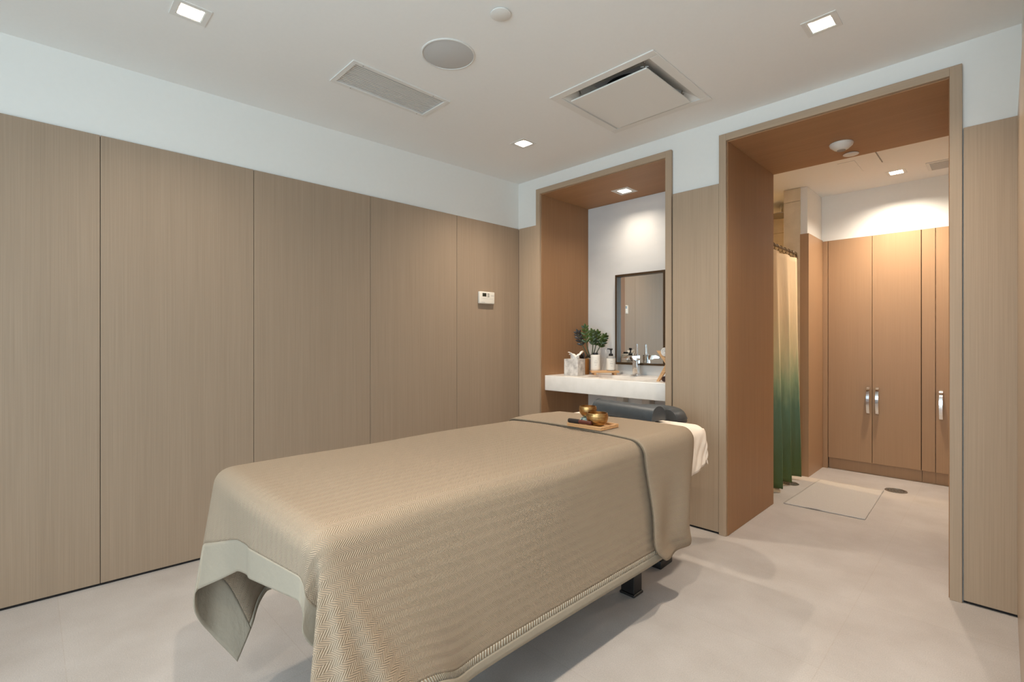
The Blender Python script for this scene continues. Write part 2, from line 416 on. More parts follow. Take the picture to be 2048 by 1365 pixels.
obj('window_frame', bm, white_metal, wn)
for k in range(3):
    a = -hw+k*2*hw/3+0.03; b = -hw+(k+1)*2*hw/3-0.03
    obj('pane', bx((a, -0.004, 0.05), (b, 0.002, hh-0.05)), glass_m, wn)

# ------------------------------------------------------------------ changing room beyond the passage
CH = 2.400
DL5 = (-0.572, 4.672)
DL6 = (-1.75, 4.55)
CV = (-0.395, -0.05, 4.58, 4.80)
bm = holed_sheet(CH, (-2.3, 0.5), (3.63, 5.6), [(DL5[0]-dh, DL5[0]+dh, DL5[1]-dh, DL5[1]+dh), (DL6[0]-dh, DL6[0]+dh, DL6[1]-dh, DL6[1]+dh)])
structure(obj('ceiling_changing', bm, ceil_paint), 'white ceiling of the changing room', 'ceiling')
bm = NB(); box(bm, (-1.14, 5.012, 2.003), (0.5, 5.45, 2.66)); box(bm, (-2.3, 5.451, 0), (0.5, 5.6, 2.66))
box(bm, (0.06, 3.63, 0), (0.5, 4.99, 2.66))
structure(obj('wall_changing', bm, plaster), 'white wall above the honey oak cabinets', 'wall')
bm = NB(); box(bm, (-1.314, 4.572, 0), (-1.141, 5.45, CH-0.001))
wp = structure(obj('wall_pier', bm, [plaster]), 'white pier between the shower and the cabinets', 'wall')
obj('tile_cladding', bx((-1.316, 4.560, 0), (-1.190, 4.572, CH-0.112), 0.001, 1), tile_m, wp)
obj('tile_cladding', bx((-1.316, 4.560, CH-0.109), (-1.190, 4.572, CH-0.002), 0.001, 1), tile_m, wp)
bm = NB(); box(bm, (-1.192, 4.556, 0), (-1.128, 4.572, 2.008)); box(bm, (-1.141, 4.572, 0), (-1.128, 5.0, 2.008))
obj('wood_panel', bm, cab_wood, wp)
bm = NB(); box(bm, (-2.3, 5.3, 0), (-1.314, 5.45, CH)); box(bm, (-2.3, 3.63, 0), (-2.2, 5.3, CH))
ws = structure(obj('wall_shower', bm, tile_m), 'cream tiled shower wall behind the curtain', 'wall')
joint = new_mat('tile_joint', srgb(168, 146, 112), 0.7)
for z in (2.19, 1.86, 1.5):
    obj('tile_joint', bx((-2.2, 5.2985, z), (-1.314, 5.3005, z+0.004)), joint, ws)

# access hatch outline and vent in that ceiling
ah = tag(obj('ceiling_hatch', bx((-0.845, 4.15, CH-0.003), (-0.742, 4.462, CH), 0.001, 1), ceil_paint), 'small flush white access hatch in the changing room ceiling', 'hatch')
ah2 = tag(obj('ceiling_slot', bx((-0.612, 3.9, CH-0.003), (-0.606, 4.33, CH)), ink_m), 'thin dark slot in the changing room ceiling', 'slot')
v = thing('ceiling_vent', 'flat white vent panel in the changing room ceiling beside the lamp', 'vent', ((CV[0]+CV[1])/2, (CV[2]+CV[3])/2, CH))
hx, hy = (CV[1]-CV[0])/2, (CV[3]-CV[2])/2
bm = NB(); box(bm, (-hx, -hy, -0.006), (hx, hy, 0), 0.002, 1); obj('frame', bm, white_metal, v)
bm = NB()
for k in range(10):
    yy = -hy+0.025+k*(2*hy-0.05)/9; box(bm, (-hx+0.02, yy-0.006, -0.009), (hx-0.02, yy+0.004, -0.006))
obj('grille', bm, white_grille, v)

# ------------------------------------------------------------------ recessed lamps
def downlight(x, y, z, label, energy, trim=0.061, hole=dh-0.001, inner=None, spread=150, d=0.052, color=None):
    t = thing('recessed_downlight', label, 'ceiling light', (x, y, z), 0, 'square recessed downlights')
    bm = NB()
    for lo, hi in [((-trim, -trim), (trim, -hole)), ((-trim, hole), (trim, trim)), ((-trim, -hole), (-hole, hole)), ((hole, -hole), (trim, hole))]:
        box(bm, (lo[0], lo[1], -0.003), (hi[0], hi[1], -0.0002))
    obj('trim', bm, white_metal, t)
    w = 0.0035
    bm = NB()
    for lo, hi in [((-hole, -hole), (hole, -hole+w)), ((-hole, hole-w), (hole, hole)), ((-hole, -hole+w), (-hole+w, hole-w)), ((hole-w, -hole+w), (hole, hole-w))]:
        box(bm, (lo[0], lo[1], -0.001), (hi[0], hi[1], d))
    box(bm, (-hole, -hole, d), (hole, hole, d+0.004))
    obj('housing', bm, inner or white_metal, t)
    obj('lens', bx((-hole+0.012, -hole+0.012, d-0.012), (hole-0.012, hole-0.012, d-0.001), 0.002, 1), lens_m, t)
    ld = bpy.data.lights.new('downlight_lamp', 'AREA'); ld.shape = 'SQUARE'; ld.size = 2*hole-0.026
    ld.energy = energy; ld.color = color or WARM; ld.spread = math.radians(spread)
    lo = bpy.data.objects.new('downlight_lamp', ld); C.objects.link(lo); lo.parent = t; lo.location = (0, 0, d-0.014)
    return t
E0 = 13.0
downlight(DL[0][0], DL[0][1], CEIL, 'square recessed downlight nearest the left wall panels, before the long grille', 8.0)
downlight(DL[1][0], DL[1][1], CEIL, 'square recessed downlight in front of the passage surround', 17.0)
downlight(DL[2][0], DL[2][1], CEIL, 'square recessed downlight near the back left corner, before the niche', 18.0)
downlight(DL[3][0], DL[3][1], CEIL, 'square recessed downlight above the viewer', 24.0)
downlight(DL[4][0], DL[4][1], CEIL, 'added square downlight by the window behind the viewer, brightening the back wall', 20.0)  # extra lamp out of view, added to lift the back wall
downlight(-2.035, 3.225, NZ, 'small square downlight set in the oak soffit of the sink niche', 4.5, trim=0.072, hole=0.042)
downlight(DL5[0], DL5[1], CH, 'square recessed downlight in the changing room ceiling', 24.0, trim=0.058, d=0.045, spread=140)

downlight(DL6[0], DL6[1], CH, 'unseen square downlight fitting added for the shower light behind the curtain', 16.0, color=(1.0, 0.72, 0.40))  # fitting is unseen, added to carry the yellow shower light

# ------------------------------------------------------------------ ceiling fittings
# return-air grille
cx, cy = (VENT[0]+VENT[1])/2, (VENT[2]+VENT[3])/2; hx, hy = (VENT[1]-VENT[0])/2, (VENT[3]-VENT[2])/2
v = thing('return_air_grille', 'long white slatted air grille in the ceiling', 'vent', (cx, cy, CEIL))
bm = NB(); m_ = 0.024
for lo, hi in [((-hx-m_, -hy-m_), (hx+m_, -hy)), ((-hx-m_, hy), (hx+m_, hy+m_)), ((-hx-m_, -hy), (-hx, hy)), ((hx, -hy), (hx+m_, hy))]:
    box(bm, (lo[0], lo[1], -0.006), (hi[0], hi[1], -0.0003), 0.0015, 1)
obj('frame', bm, white_metal, v)
n = 14
for k in range(n):
    x = -hx+(k+0.5)*2*hx/n
    bm = NB(); box(bm, (-0.0062, -hy, -0.0008), (0.0062, hy, 0.0008))
    xf(bm, Matrix.Translation((x, 0, 0.001)) @ Matrix.Rotation(math.radians(9), 4, 'Y'))
    obj('slat', bm, white_metal, v)
bm = NB()
for lo, hi in [((-hx, -hy), (hx, -hy+0.002)), ((-hx, hy-0.002), (hx, hy)), ((-hx, -hy), (-hx+0.002, hy)), ((hx-0.002, -hy), (hx, hy))]:
    box(bm, (lo[0], lo[1], 0.0), (hi[0], hi[1], 0.06))
box(bm, (-hx, -hy, 0.06), (hx, hy, 0.064))
obj('duct', bm, galv, v)
for x, y in [(-hx-0.012, -hy+0.08), (-hx-0.012, hy-0.03), (hx+0.012, -hy+0.03), (hx+0.012, hy-0.08)]:
    obj('screw', lathe(NB(), [(0, -0.0075), (0.003, -0.007), (0.0035, -0.006)], 10, (x, y)), steel, v)
# square air diffuser with a drop panel
cx, cy = (DIFF[0]+DIFF[1])/2, (DIFF[2]+DIFF[3])/2; hx, hy = (DIFF[1]-DIFF[0])/2, (DIFF[3]-DIFF[2])/2
d = thing('air_diffuser', 'large square air diffuser with a flat drop panel in the ceiling', 'vent', (cx, cy, CEIL))
bm = NB(); m_ = 0.046
for lo, hi in [((-hx-m_, -hy-m_), (hx+m_, -hy)), ((-hx-m_, hy), (hx+m_, hy+m_)), ((-hx-m_, -hy), (-hx, hy)), ((hx, -hy), (hx+m_, hy))]:
    box(bm, (lo[0], lo[1], -0.007), (hi[0], hi[1], -0.0003), 0.003, 2)
obj('frame', bm, white_metal, d)
bm = NB()   # pressed cone rising to the duct neck
lv = [(hx, hy, -0.002), (hx-0.02, hy-0.02, 0.012), (hx-0.10, hy-0.10, 0.055), (hx-0.125, hy-0.125, 0.06)]
rings = [[bm.verts.new((sx*a, sy*b, z)) for sx, sy in ((-1, -1), (1, -1), (1, 1), (-1, 1))] for a, b, z in lv]
for r0, r1 in zip(rings[:-1], rings[1:]):
    for k in range(4): bm.faces.new((r0[k], r0[(k+1) % 4], r1[(k+1) % 4], r1[k]))
obj('cone', bm, white_metal, d, smooth=False)
bm = NB(); box(bm, (-hx+0.11, -hy+0.11, 0.059), (hx-0.11, hy-0.11, 0.066)); obj('neck_plate', bm, galv, d)
bm = NB(); lathe(bm, [(0.135, 0.03), (0.135, 0.058), (0.12, 0.058), (0.12, 0.03), (0.135, 0.03)], 40); lathe(bm, [(0, 0.057), (0.12, 0.057)], 40)
obj('duct_neck', bm, black_hole, d, smooth=True)
bm = NB(); box(bm, (-0.222, -0.227, -0.023), (0.222, 0.227, -0.015), 0.003, 2); obj('drop_panel', bm, white_metal, d)
for sx in (-1, 1):
    for sy in (-1, 1):
        bm = NB(); tube(bm, [(sx*0.19, sy*0.19, -0.014), (sx*0.19, sy*0.19, 0.03), (sx*0.20, sy*0.20, 0.05)], 0.004, 8)
        tube(bm, [(sx*0.175, sy*0.20, 0.012), (sx*0.205, sy*0.18, 0.012)], 0.003, 6)
        obj('hanger_clip', bm, steel, d)
# ceiling loudspeaker and sprinkler cover
s = thing('ceiling_speaker', 'round grey grilled loudspeaker flush in the ceiling', 'speaker', (-1.752, 1.336, CEIL))
obj('rim', lathe(NB(), [(0.113, -0.0003), (0.119, -0.0003), (0.1195, -0.003), (0.117, -0.005), (0.1135, -0.005), (0.113, -0.0003)], 64), white_metal, s, True)
obj('grille', lathe(NB(), [(0, -0.0035), (0.11, -0.003), (0.1132, -0.002), (0.1132, -0.0003)], 64), white_grille, s, True)
tag(obj('ceiling_sprinkler_cover', lathe(NB(), [(0, -0.008), (0.036, -0.008), (0.040, -0.006), (0.040, -0.003), (0.034, -0.003), (0.034, -0.0003)], 48), white_metal, None, True, (-1.388, 1.314, CEIL)),
    'small round white sprinkler cover on the white ceiling near the loudspeaker', 'sprinkler cover', 'sprinkler covers')
# detector and sprinkler cover on the passage soffit
s = thing('smoke_detector', 'white domed detector on the oak soffit of the passage', 'detector', (-0.660, 3.335, OZ))
obj('base', lathe(NB(), [(0, -0.001), (0.058, -0.001), (0.060, -0.004), (0.058, -0.010), (0, -0.010)], 48), white_plastic, s, True)
obj('body', lathe(NB(), [(0.057, -0.010), (0.056, -0.016), (0.036, -0.034), (0.024, -0.040), (0, -0.040)], 48), white_plastic, s, True)
obj('sensor', lathe(NB(), [(0.022, -0.0395), (0.020, -0.043), (0, -0.044)], 32), button_m, s, True)
tag(obj('ceiling_sprinkler_cover', lathe(NB(), [(0, -0.007), (0.036, -0.007), (0.041, -0.005), (0.041, -0.003), (0.035, -0.003), (0.035, -0.0003)], 48), white_metal, None, True, (-0.655, 3.560, OZ)),
    'small round white sprinkler cover on the oak soffit beside the detector', 'sprinkler cover', 'sprinkler covers')

# ------------------------------------------------------------------ changing room fittings
def handle_bm():
    bm = NB(); n = 14
    path = [(-0.012+0.001, 0.0, -0.112)] + []
    pts = []
    for k in range(n+1):
        a = k/n; z = -0.118+0.236*a; y = -0.040*math.sin(PI*min(max(a, 0.0), 1.0))**0.55
        pts.append((y, z))
    A = []
    for y, z in pts:
        A.append([bm.verts.new((sx*0.0105, y+dy, z)) for sx, dy in ((-1, 0), (1, 0), (1, -0.007), (-1, -0.007))])
    for r0, r1 in zip(A[:-1], A[1:]):
        for k in range(4): bm.faces.new((r0[k], r0[(k+1) % 4], r1[(k+1) % 4], r1[k]))
    bm.faces.new(A[0]); bm.faces.new(A[-1][::-1])
    return bm
def cab_door(parent, x0, x1, hx):
    d = obj('door', bx((x0+0.0015, 0, 0.098), (x1-0.0015, 0.02, 2.000), 0.001, 1), cab_wood, parent)
    if hx is not None:
        obj('handle', handle_bm(), chrome, d, True, (hx, -0.001, 0.622), 50)
    return d
YC = 5.0
c1 = thing('tall_cabinet', 'tall honey oak cabinet with two doors and a pair of chrome handles', 'cabinet', (-0.772, YC, 0))
cab_door(c1, -1.088+0.772, 0, -0.797+0.772); cab_door(c1, 0, -0.457+0.772, -0.735+0.772)
obj('carcass', bx((-0.3165, 0.0205, 0.098), (0.3165, 0.42, 2.0)), dark_gap, c1)
obj('plinth', bx((-0.3165, 0.032, 0), (0.3165, 0.42, 0.0975)), cab_wood, c1)
c2 = thing('tall_cabinet', 'tall honey oak cabinet with one chrome handle beside the passage edge', 'cabinet', (-0.371, YC, 0))
cab_door(c2, 0, 0.42, 0.033)
obj('carcass', bx((0.0005, 0.0205, 0.098), (0.42, 0.42, 2.0)), dark_gap, c2)
obj('plinth', bx((0.0005, 0.032, 0), (0.42, 0.42, 0.0975)), cab_wood, c2)
f = thing('cabinet_filler', 'narrow honey oak filler strip between the two tall cabinets', 'filler panel', (-0.414, YC, 0))
obj('strip', bx((-0.0395, 0, 0.098), (0.0410, 0.02, 2.0), 0.001, 1), cab_wood, f)
obj('plinth', bx((-0.0385, 0.032, 0), (0.0425, 0.05, 0.0975)), cab_wood, f)
tag(obj('cabinet_filler', bx((-1.1275, YC, 0), (-1.0905, YC+0.02, 2.0), 0.001, 1), cab_wood), 'narrow honey oak filler strip in the corner by the pier', 'filler panel')

# shower rain head seen past the pier
s = thing('rain_shower_head', 'round rain shower head under the shower ceiling', 'shower head', (-1.47, 5.02, CH))
obj('arm', tube(NB(), [(0, 0, 0), (0, 0, -0.09)], 0.012, 12), chrome, s, True)
obj('disc', lathe(NB(), [(0, -0.088), (0.10, -0.092), (0.125, -0.096), (0.125, -0.104), (0, -0.104)], 48), steel, s, True)

# shower curtain: pale at the top, dyed to deep green at the hem
cur_m = new_mat('ombre_curtain', srgb(222, 190, 150), 0.85, 0, 0.2)
def curtain_nodes(m):
    tc = nd(m, 'ShaderNodeTexCoord'); sp = nd(m, 'ShaderNodeSeparateXYZ'); lk(m, tc.outputs['Object'], sp.inputs[0])
    nz = nd(m, 'ShaderNodeTexNoise'); nz.inputs['Scale'].default_value = 1.0; nz.inputs['Detail'].default_value = 5
    mp = nd(m, 'ShaderNodeMapping'); mp.inputs['Scale'].default_value = (30, 30, 5)
    lk(m, tc.outputs['Object'], mp.inputs[0]); lk(m, mp.outputs[0], nz.inputs['Vector'])
    ma = nd(m, 'ShaderNodeMath', operation='MULTIPLY_ADD'); ma.inputs[1].default_value = 0.35; lk(m, nz.outputs['Fac'], ma.inputs[0]); lk(m, sp.outputs['Z'], ma.inputs[2])
    mr = nd(m, 'ShaderNodeMapRange'); mr.inputs['From Min'].default_value = 0.15; mr.inputs['From Max'].default_value = 1.95
    lk(m, ma.outputs[0], mr.inputs['Value'])
    rp = nd(m, 'ShaderNodeValToRGB'); e = rp.color_ramp.elements
    e[0].position = 0.0; e[0].color = srgb(92, 104, 58); e[1].position = 1.0; e[1].color = srgb(236, 208, 170)
    for p, c in [(0.16, srgb(98, 112, 78)), (0.34, srgb(108, 130, 106)), (0.46, srgb(158, 170, 134)), (0.60, srgb(212, 196, 156)), (0.8, srgb(232, 204, 164))]:
        q = e.new(p); q.color = c
    lk(m, mr.outputs[0], rp.inputs['Fac']); lk(m, rp.outputs[0], bsdf(m).inputs['Base Color'])
    bp = nd(m, 'ShaderNodeBump'); bp.inputs['Strength'].default_value = 0.35; bp.inputs['Distance'].default_value = 0.01
    lk(m, nz.outputs['Fac'], bp.inputs['Height']); lk(m, bp.outputs[0], bsdf(m).inputs['Normal'])
curtain_nodes(cur_m)
def curtain():
    bm = NB(); nu, nv = 150, 46; ys, ye = 3.70, 4.475
    g = []
    for j in range(nv+1):
        b = j/nv; z = 1.80-(1.80-0.028)*b; row = []
        amp = 0.010+0.052*b**0.8
        for i in range(nu+1):
            a = i/nu
            y = ys+(ye-ys)*a-0.03*b*a
            ph = a*2*PI*3.25+0.35*math.sin(2.2*b)
            x = -1.205+amp*(math.sin(ph)+0.25*math.sin(2*ph+0.7))+0.004*math.sin(9*a+6*b)
            y += 0.35*amp*math.cos(2*ph)
            row.append(bm.verts.new((x, y, z)))
        g.append(row)
    for j in range(nv):
        for i in range(nu): bm.faces.new((g[j][i], g[j][i+1], g[j+1][i+1], g[j+1][i]))
    return bm
sc_ = thing('shower_curtain', 'shower curtain fading from cream to deep green beside the passage', 'curtain', (0, 0, 0))
o = obj('cloth', curtain(), cur_m, sc_, True, None, 180)
md = o.modifiers.new('thickness', 'SOLIDIFY'); md.thickness = 0.002
for k in range(9):
    y = 3.74+k*0.0905
    bm = NB(); n = 14; pts = []
    pts = [(-1.205+0.015*math.cos(2*PI*q/n), y+0.006*math.sin(2*PI*q/n+k), 1.8275+0.0235*math.sin(2*PI*q/n)) for q in range(n+1)]
    obj('ring', tube(bm, pts, 0.0027, 6, False), ring_m, sc_, True)
r = thing('curtain_rod', 'dark metal rod carrying the shower curtain', 'curtain rod', (-1.205, 3.63, 1.838))
obj('rod', tube(NB(), [(0, 0.006, 0), (0, 0.84, 0), (0, 0.872, -0.004), (0, 0.885, -0.016), (0, 0.887, -0.04)], 0.0085, 12), ring_m, r, True)
obj('flange', xf(lathe(NB(), [(0, 0), (0.024, 0), (0.024, 0.006), (0, 0.006)], 24), Matrix.Rotation(-PI/2, 4, 'X')), bronze, r, True)

# bath mat and floor drains
def mat_mesh():
    bm = NB(); n, m_ = 40, 60; g = []
    for i in range(n+1):
        row = []
        for j in range(m_+1):
            a, b = i/n, j/m_
            x = -1.066+0.458*a-0.03*b*(1-a)*-0.8-0.02*b*a; y = 3.69+0.825*b+0.02*a*(1-b)
            z = 0.006+0.0035*max(0, math.sin(PI*(0.55-a)/0.3))*(1 if b < 0.04 and 0.1 < a < 0.5 else 0)+0.0012*math.sin(14*a+3*b)*math.sin(11*b)
            row.append(bm.verts.new((x, y, z)))
        g.append(row)
    for i in range(n):
        for j in range(m_): bm.faces.new((g[i][j], g[i+1][j], g[i+1][j+1], g[i][j+1]))
    return bm
matm = new_mat('cream_towelling', srgb(184, 177, 171), 0.95); mottle(matm, srgb(178, 171, 165), srgb(188, 181, 175), nscale=180, bump=0.5, dist=0.004)
bt = tag(obj('bath_mat', mat_mesh(), matm, None, True, None, 180), 'thin cream towelling bath mat on the changing room floor', 'bath mat')
md = bt.modifiers.new('pile', 'SOLIDIFY'); md.thickness = 0.005; md.offset = -1
def drain(x, y, label, r0=0.068):
    t = thing('floor_drain', label, 'drain', (x, y, 0), 0, 'round floor drains')
    obj('rim', lathe(NB(), [(r0*0.82, 0.0003), (r0, 0.0003), (r0, 0.003), (r0*0.84, 0.0035), (r0*0.82, 0.0003)], 40), steel, t, True)
    bm = NB(); lathe(bm, [(0, 0.001), (r0*0.82, 0.001)], 40)
    obj('plate', bm, new_mat('grey_drain_plate', srgb(120, 112, 102), 0.5, 0.5), t)
    bm = NB()
    for ring, cnt in ((0.2, 6), (0.45, 12), (0.7, 18)):
        for k in range(cnt):
            a = 2*PI*k/cnt; lathe(bm, [(0, 0.0013), (0.0042, 0.0013)], 8, (r0*ring*math.cos(a), r0*ring*math.sin(a)))
    obj('holes', bm, black_hole, t)
drain(-0.565, 4.600, 'round steel floor drain on open floor before the tall cabinets')
drain(-1.178, 4.245, 'round floor drain half hidden at the foot of the shower curtain', 0.06)

# ------------------------------------------------------------------ thermostat on the left wall
ty = 2.487; tx = left_x(ty)
t = thing('thermostat', 'white wall thermostat with a small dark screen on the left panels', 'thermostat', (tx, ty, 1.450), -math.atan(0.0475))
obj('housing', bx((0.0005, -0.074, -0.046), (0.026, 0.074, 0.046), 0.006, 3), white_plastic, t, True)
obj('screen', bx((0.0255, -0.047, 0.008), (0.0268, -0.010, 0.034)), dark_screen, t)
for k in range(3): obj('button', bx((0.0255, 0.0, 0.006+k*0.010), (0.0272, 0.020, 0.013+k*0.010), 0.0005, 1), button_m, t)
obj('print', bx((0.0258, 0.036, 0.016), (0.0264, 0.066, 0.0185)), ink_m, t); obj('print', bx((0.0258, -0.056, -0.0375), (0.0264, -0.024, -0.035)), ink_m, t)
bm = NB(); box(bm, (0.0258, -0.058, -0.008), (0.0263, 0.055, -0.0072)); obj('cover_seam', bm, ink_m, t)

# ------------------------------------------------------------------ sink niche
CT = 0.850
cy0, cy1 = 2.884, 3.4545
vx0, vx1 = NX0+0.001, NX1-0.001
SX0, SX1, SY0, SY1 = -2.31, -1.73, 2.985, 3.285
vn = thing('vanity_counter', 'thick white quartz counter spanning the sink niche', 'counter', ((vx0+vx1)/2, cy0, 0.733))
ox, oy = (vx0+vx1)/2, cy0
def rel(lo, hi, b=0.0, s_=2): return bx((lo[0]-ox, lo[1]-oy, lo[2]-0.733), (hi[0]-ox, hi[1]-oy, hi[2]-0.733), b, s_)
bm = holed_sheet(CT-0.733, (vx0-ox, vx1-ox), (0.004, cy1-oy), [(SX0-ox, SX1-ox, SY0-oy, SY1-oy)])
ext = bmesh.ops.extrude_face_region(bm, geom=bm.faces[:])
for v_ in [e for e in ext['geom'] if isinstance(e, bmesh.types.BMVert)]: v_.co.z -= 0.03
obj('top', bm, quartz, vn)
obj('apron', rel((vx0, cy0, 0.733), (vx1, cy0+0.022, CT), 0.005, 3), quartz, vn, True)
bm = NB()   # rectangular basin with rounded bowl
def rrect(x0, x1, y0, y1, r, n=6):
    p = []
    for cx_, cy_, a0 in ((x1-r, y1-r, 0), (x0+r, y1-r, 90), (x0+r, y0+r, 180), (x1-r, y0+r, 270)):
        for k in range(n+1):
            a = math.radians(a0+90*k/n); p.append((cx_+r*math.cos(a), cy_+r*math.sin(a)))
    return p
rings = []
for ins, z, rr in ((-0.012, CT-0.031, 0.02), (0.004, CT-0.031, 0.03), (0.012, CT-0.06, 0.035), (0.03, CT-0.100, 0.05), (0.09, CT-0.112, 0.04)):
    rings.append([bm.verts.new((x-ox, y-oy, z-0.733)) for x, y in rrect(SX0+ins, SX1-ins, SY0+ins, SY1-ins, rr)])
for r0, r1 in zip(rings[:-1], rings[1:]):
    L_ = len(r0)
    for k in range(L_): bm.faces.new((r0[k], r0[(k+1) % L_], r1[(k+1) % L_], r1[k]))
bm.faces.new(rings[-1])
o = obj('sink_basin', bm, porcelain, vn, True, None, 60)
o.modifiers.new('wall', 'SOLIDIFY').thickness = 0.004
obj('sink_drain', lathe(NB(), [(0, CT-0.733-0.108), (0.02, CT-0.733-0.108), (0.022, CT-0.733-0.111)], 24, ((SX0+SX1)/2-ox, (SY0+SY1)/2-oy)), chrome, vn, True)
# white trap covers on the wall under the counter
for a, b, lab in ((-2.205, -2.139, 'white boxed valve cover under the counter, at the left'), (-1.975, -1.905, 'white boxed valve cover under the counter, at the right')):
    bm = NB(); box(bm, (a, 3.37, 0.42), (b, 3.4545, 0.70), 0.012, 3)
    tag(obj('pipe_cover', bm, white_plastic, None, True), lab, 'pipe cover', 'pipe covers under the counter')
# faucet
fc = thing('faucet', 'chrome single lever faucet behind the sink', 'faucet', (-2.018, 3.365, CT), 0)
bm = NB(); box(bm, (-0.021, -0.020, 0), (0.021, 0.020, 0.150), 0.004, 2); obj('body', bm, chrome, fc, True)
bm = NB(); box(bm, (-0.030, -0.029, 0), (0.030, 0.029, 0.006), 0.002, 2); obj('base_plate', bm, chrome, fc, True)
bm = NB(); extrude_poly(bm, [(-0.165, 0.126), (-0.165, 0.140), (-0.10, 0.153), (0.018, 0.158), (0.018, 0.122), (-0.02, 0.112), (-0.075, 0.130)], 'x', -0.024, 0.024, 0.002)
obj('spout', bm, chrome, fc, True)
bm = NB(); tube(bm, [(0, 0.004, 0.156), (0, 0.008, 0.180), (0.0, 0.014, 0.245)], [0.013, 0.0075, 0.006], 10); obj('lever', bm, chrome, fc, True)
# mirror leaning flat on the slab
mx0, mx1, mz0, mz1 = -2.242, -1.800, 0.930, 1.660
mr = thing('wall_mirror', 'rectangular mirror in a deep bronze frame on the niche wall', 'mirror', ((mx0+mx1)/2, 3.4545, mz0))
hw_, hh_ = (mx1-mx0)/2, mz1-mz0
bm = NB(); w = 0.016
for lo, hi in [((-hw_, 0), (hw_, w)), ((-hw_, hh_-w), (hw_, hh_)), ((-hw_, w), (-hw_+w, hh_-w)), ((hw_-w, w), (hw_, hh_-w))]:
    box(bm, (lo[0], -0.042, lo[1]), (hi[0], 0, hi[1]), 0.0015, 1)
obj('frame', bm, bronze, mr)
obj('glass', bx((-hw_+w, -0.010, w), (hw_-w, -0.001, hh_-w)), mirror_m, mr)

# tissue box
tb = thing('tissue_box', 'grey marbled cube tissue box with a white tissue pulled up', 'tissue box', (-2.375, 3.050, CT), math.radians(9))
bm = NB(); box(bm, (-0.061, -0.061, 0), (0.061, 0.061, 0.130), 0.003, 2); obj('box', bm, marble_box, tb, True)
obj('slot', lathe(NB(), [(0, 0.1285), (0.034, 0.1285), (0.036, 0.128)], 28), black_hole, tb)
def tissue_bm():
    bm = NB(); n, m_ = 26, 12; g = []
    for j in range(m_+1):
        b = j/m_; row = []
        for i in range(n+1):
            a = 2*PI*i/n
            r_ = 0.030+0.032*b+0.016*b*math.sin(3*a+0.7)+0.006*math.sin(7*a+4*b)
            h = 0.127+0.042*math.sin(PI*0.55*b)+0.012*b*math.sin(2*a+0.4)+0.012*b*math.sin(3*a+1.0)+0.005*b*math.sin(7*a)
            f_ = 1-0.25*math.sin(PI*b*0.9)
            row.append(bm.verts.new((r_*math.cos(a)*f_, r_*math.sin(a)*0.7*f_, h)))
        g.append(row)
    for j in range(m_):
        for i in range(n): bm.faces.new((g[j][i], g[j][i+1], g[j+1][i+1], g[j+1][i]))
    return bm
o = obj('tissue', tissue_bm(), tissue_m, tb, True, None, 180); o.modifiers.new('ply', 'SOLIDIFY').thickness = 0.0012

# plants
def leaf(bm, base, d, up, L, w, droop=0.2):
    d = Vector(d).normalized(); s_ = d.cross(Vector(up))
    if s_.length < 1e-3: s_ = d.cross(Vector((1, 0, 0)))
    s_.normalize(); u = s_.cross(d).normalized(); base = Vector(base); n = 7; rows = []
    for k in range(n+1):
        t = k/n; ww = w*math.sin(PI*min(1, t*0.93+0.05))**0.75*(1-0.25*t)
        c = base+d*L*t-Vector((0, 0, 1))*droop*L*t*t
        rows.append([bm.verts.new(c-s_*ww+u*ww*0.3), bm.verts.new(c-u*0.0005), bm.verts.new(c+s_*ww+u*ww*0.3)])
    for r0, r1 in zip(rows[:-1], rows[1:]):
        bm.faces.new((r0[0], r0[1], r1[1], r1[0])); bm.faces.new((r0[1], r0[2], r1[2], r1[1]))
def stem_pts(base, top, bow, n=8):
    base, top, bow = Vector(base), Vector(top), Vector(bow)
    return [base.lerp(top, k/n)+bow*math.sin(PI*k/n) for k in range(n+1)]
RT = Vector((0.704, 0.710, 0)); FW = Vector((-0.710, 0.704, 0))
zp = thing('potted_plant', 'potted plant with glossy dark green leaflets on upright stems', 'plant', (-2.400, 3.305, CT))
obj('pot', lathe(NB(), [(0, 0), (0.036, 0), (0.041, 0.004), (0.046, 0.128), (0.043, 0.130), (0.041, 0.118), (0, 0.118)], 36), conc, zp, True)
obj('soil', lathe(NB(), [(0, 0.121), (0.041, 0.119)], 24), soil_m, zp)
stems = [(-0.105, 0.02, 0.330, leaf_dark), (-0.055, -0.02, 0.372, leaf_m), (0.000, -0.03, 0.335, leaf_m), (0.050, 0.01, 0.328, leaf_m), (0.104, -0.01, 0.300, leaf_m)]
for k, (r_, f_, h, lm) in enumerate(stems):
    off = RT*r_+FW*f_
    if off.x < -0.10: off.x = -0.10
    pts = stem_pts((off.x*0.12, off.y*0.12, 0.118), (off.x, off.y, h), RT*(-0.012 if r_ < 0 else 0.010)+Vector((0, 0, 0.012)))
    st = obj('stem', tube(NB(), pts, [0.0055-0.0004*q for q in range(len(pts))], 8), stem_m, zp, True)
    bm = NB()
    for q in range(4, len(pts)):
        d_ = (pts[q]-pts[q-1]).normalized(); side = d_.cross(FW).normalized()
        for sg in (-1, 1):
            leaf(bm, pts[q], d_*0.9+side*sg*0.75+FW*0.3*math.sin(3*q+k+sg), -FW, 0.056-0.003*abs(q-5), 0.0125)
    leaf(bm, pts[-1], (pts[-1]-pts[-2]).normalized(), -FW, 0.055, 0.012)
    o = obj('leaves', bm, lm, st, True, None, 180); o.modifiers.new('blade', 'SOLIDIFY').thickness = 0.0012
sp_ = thing('potted_plant', 'small plant with dark arching leaves in a brown woven pot behind the tissue box', 'plant', (-2.403, 3.200, CT))
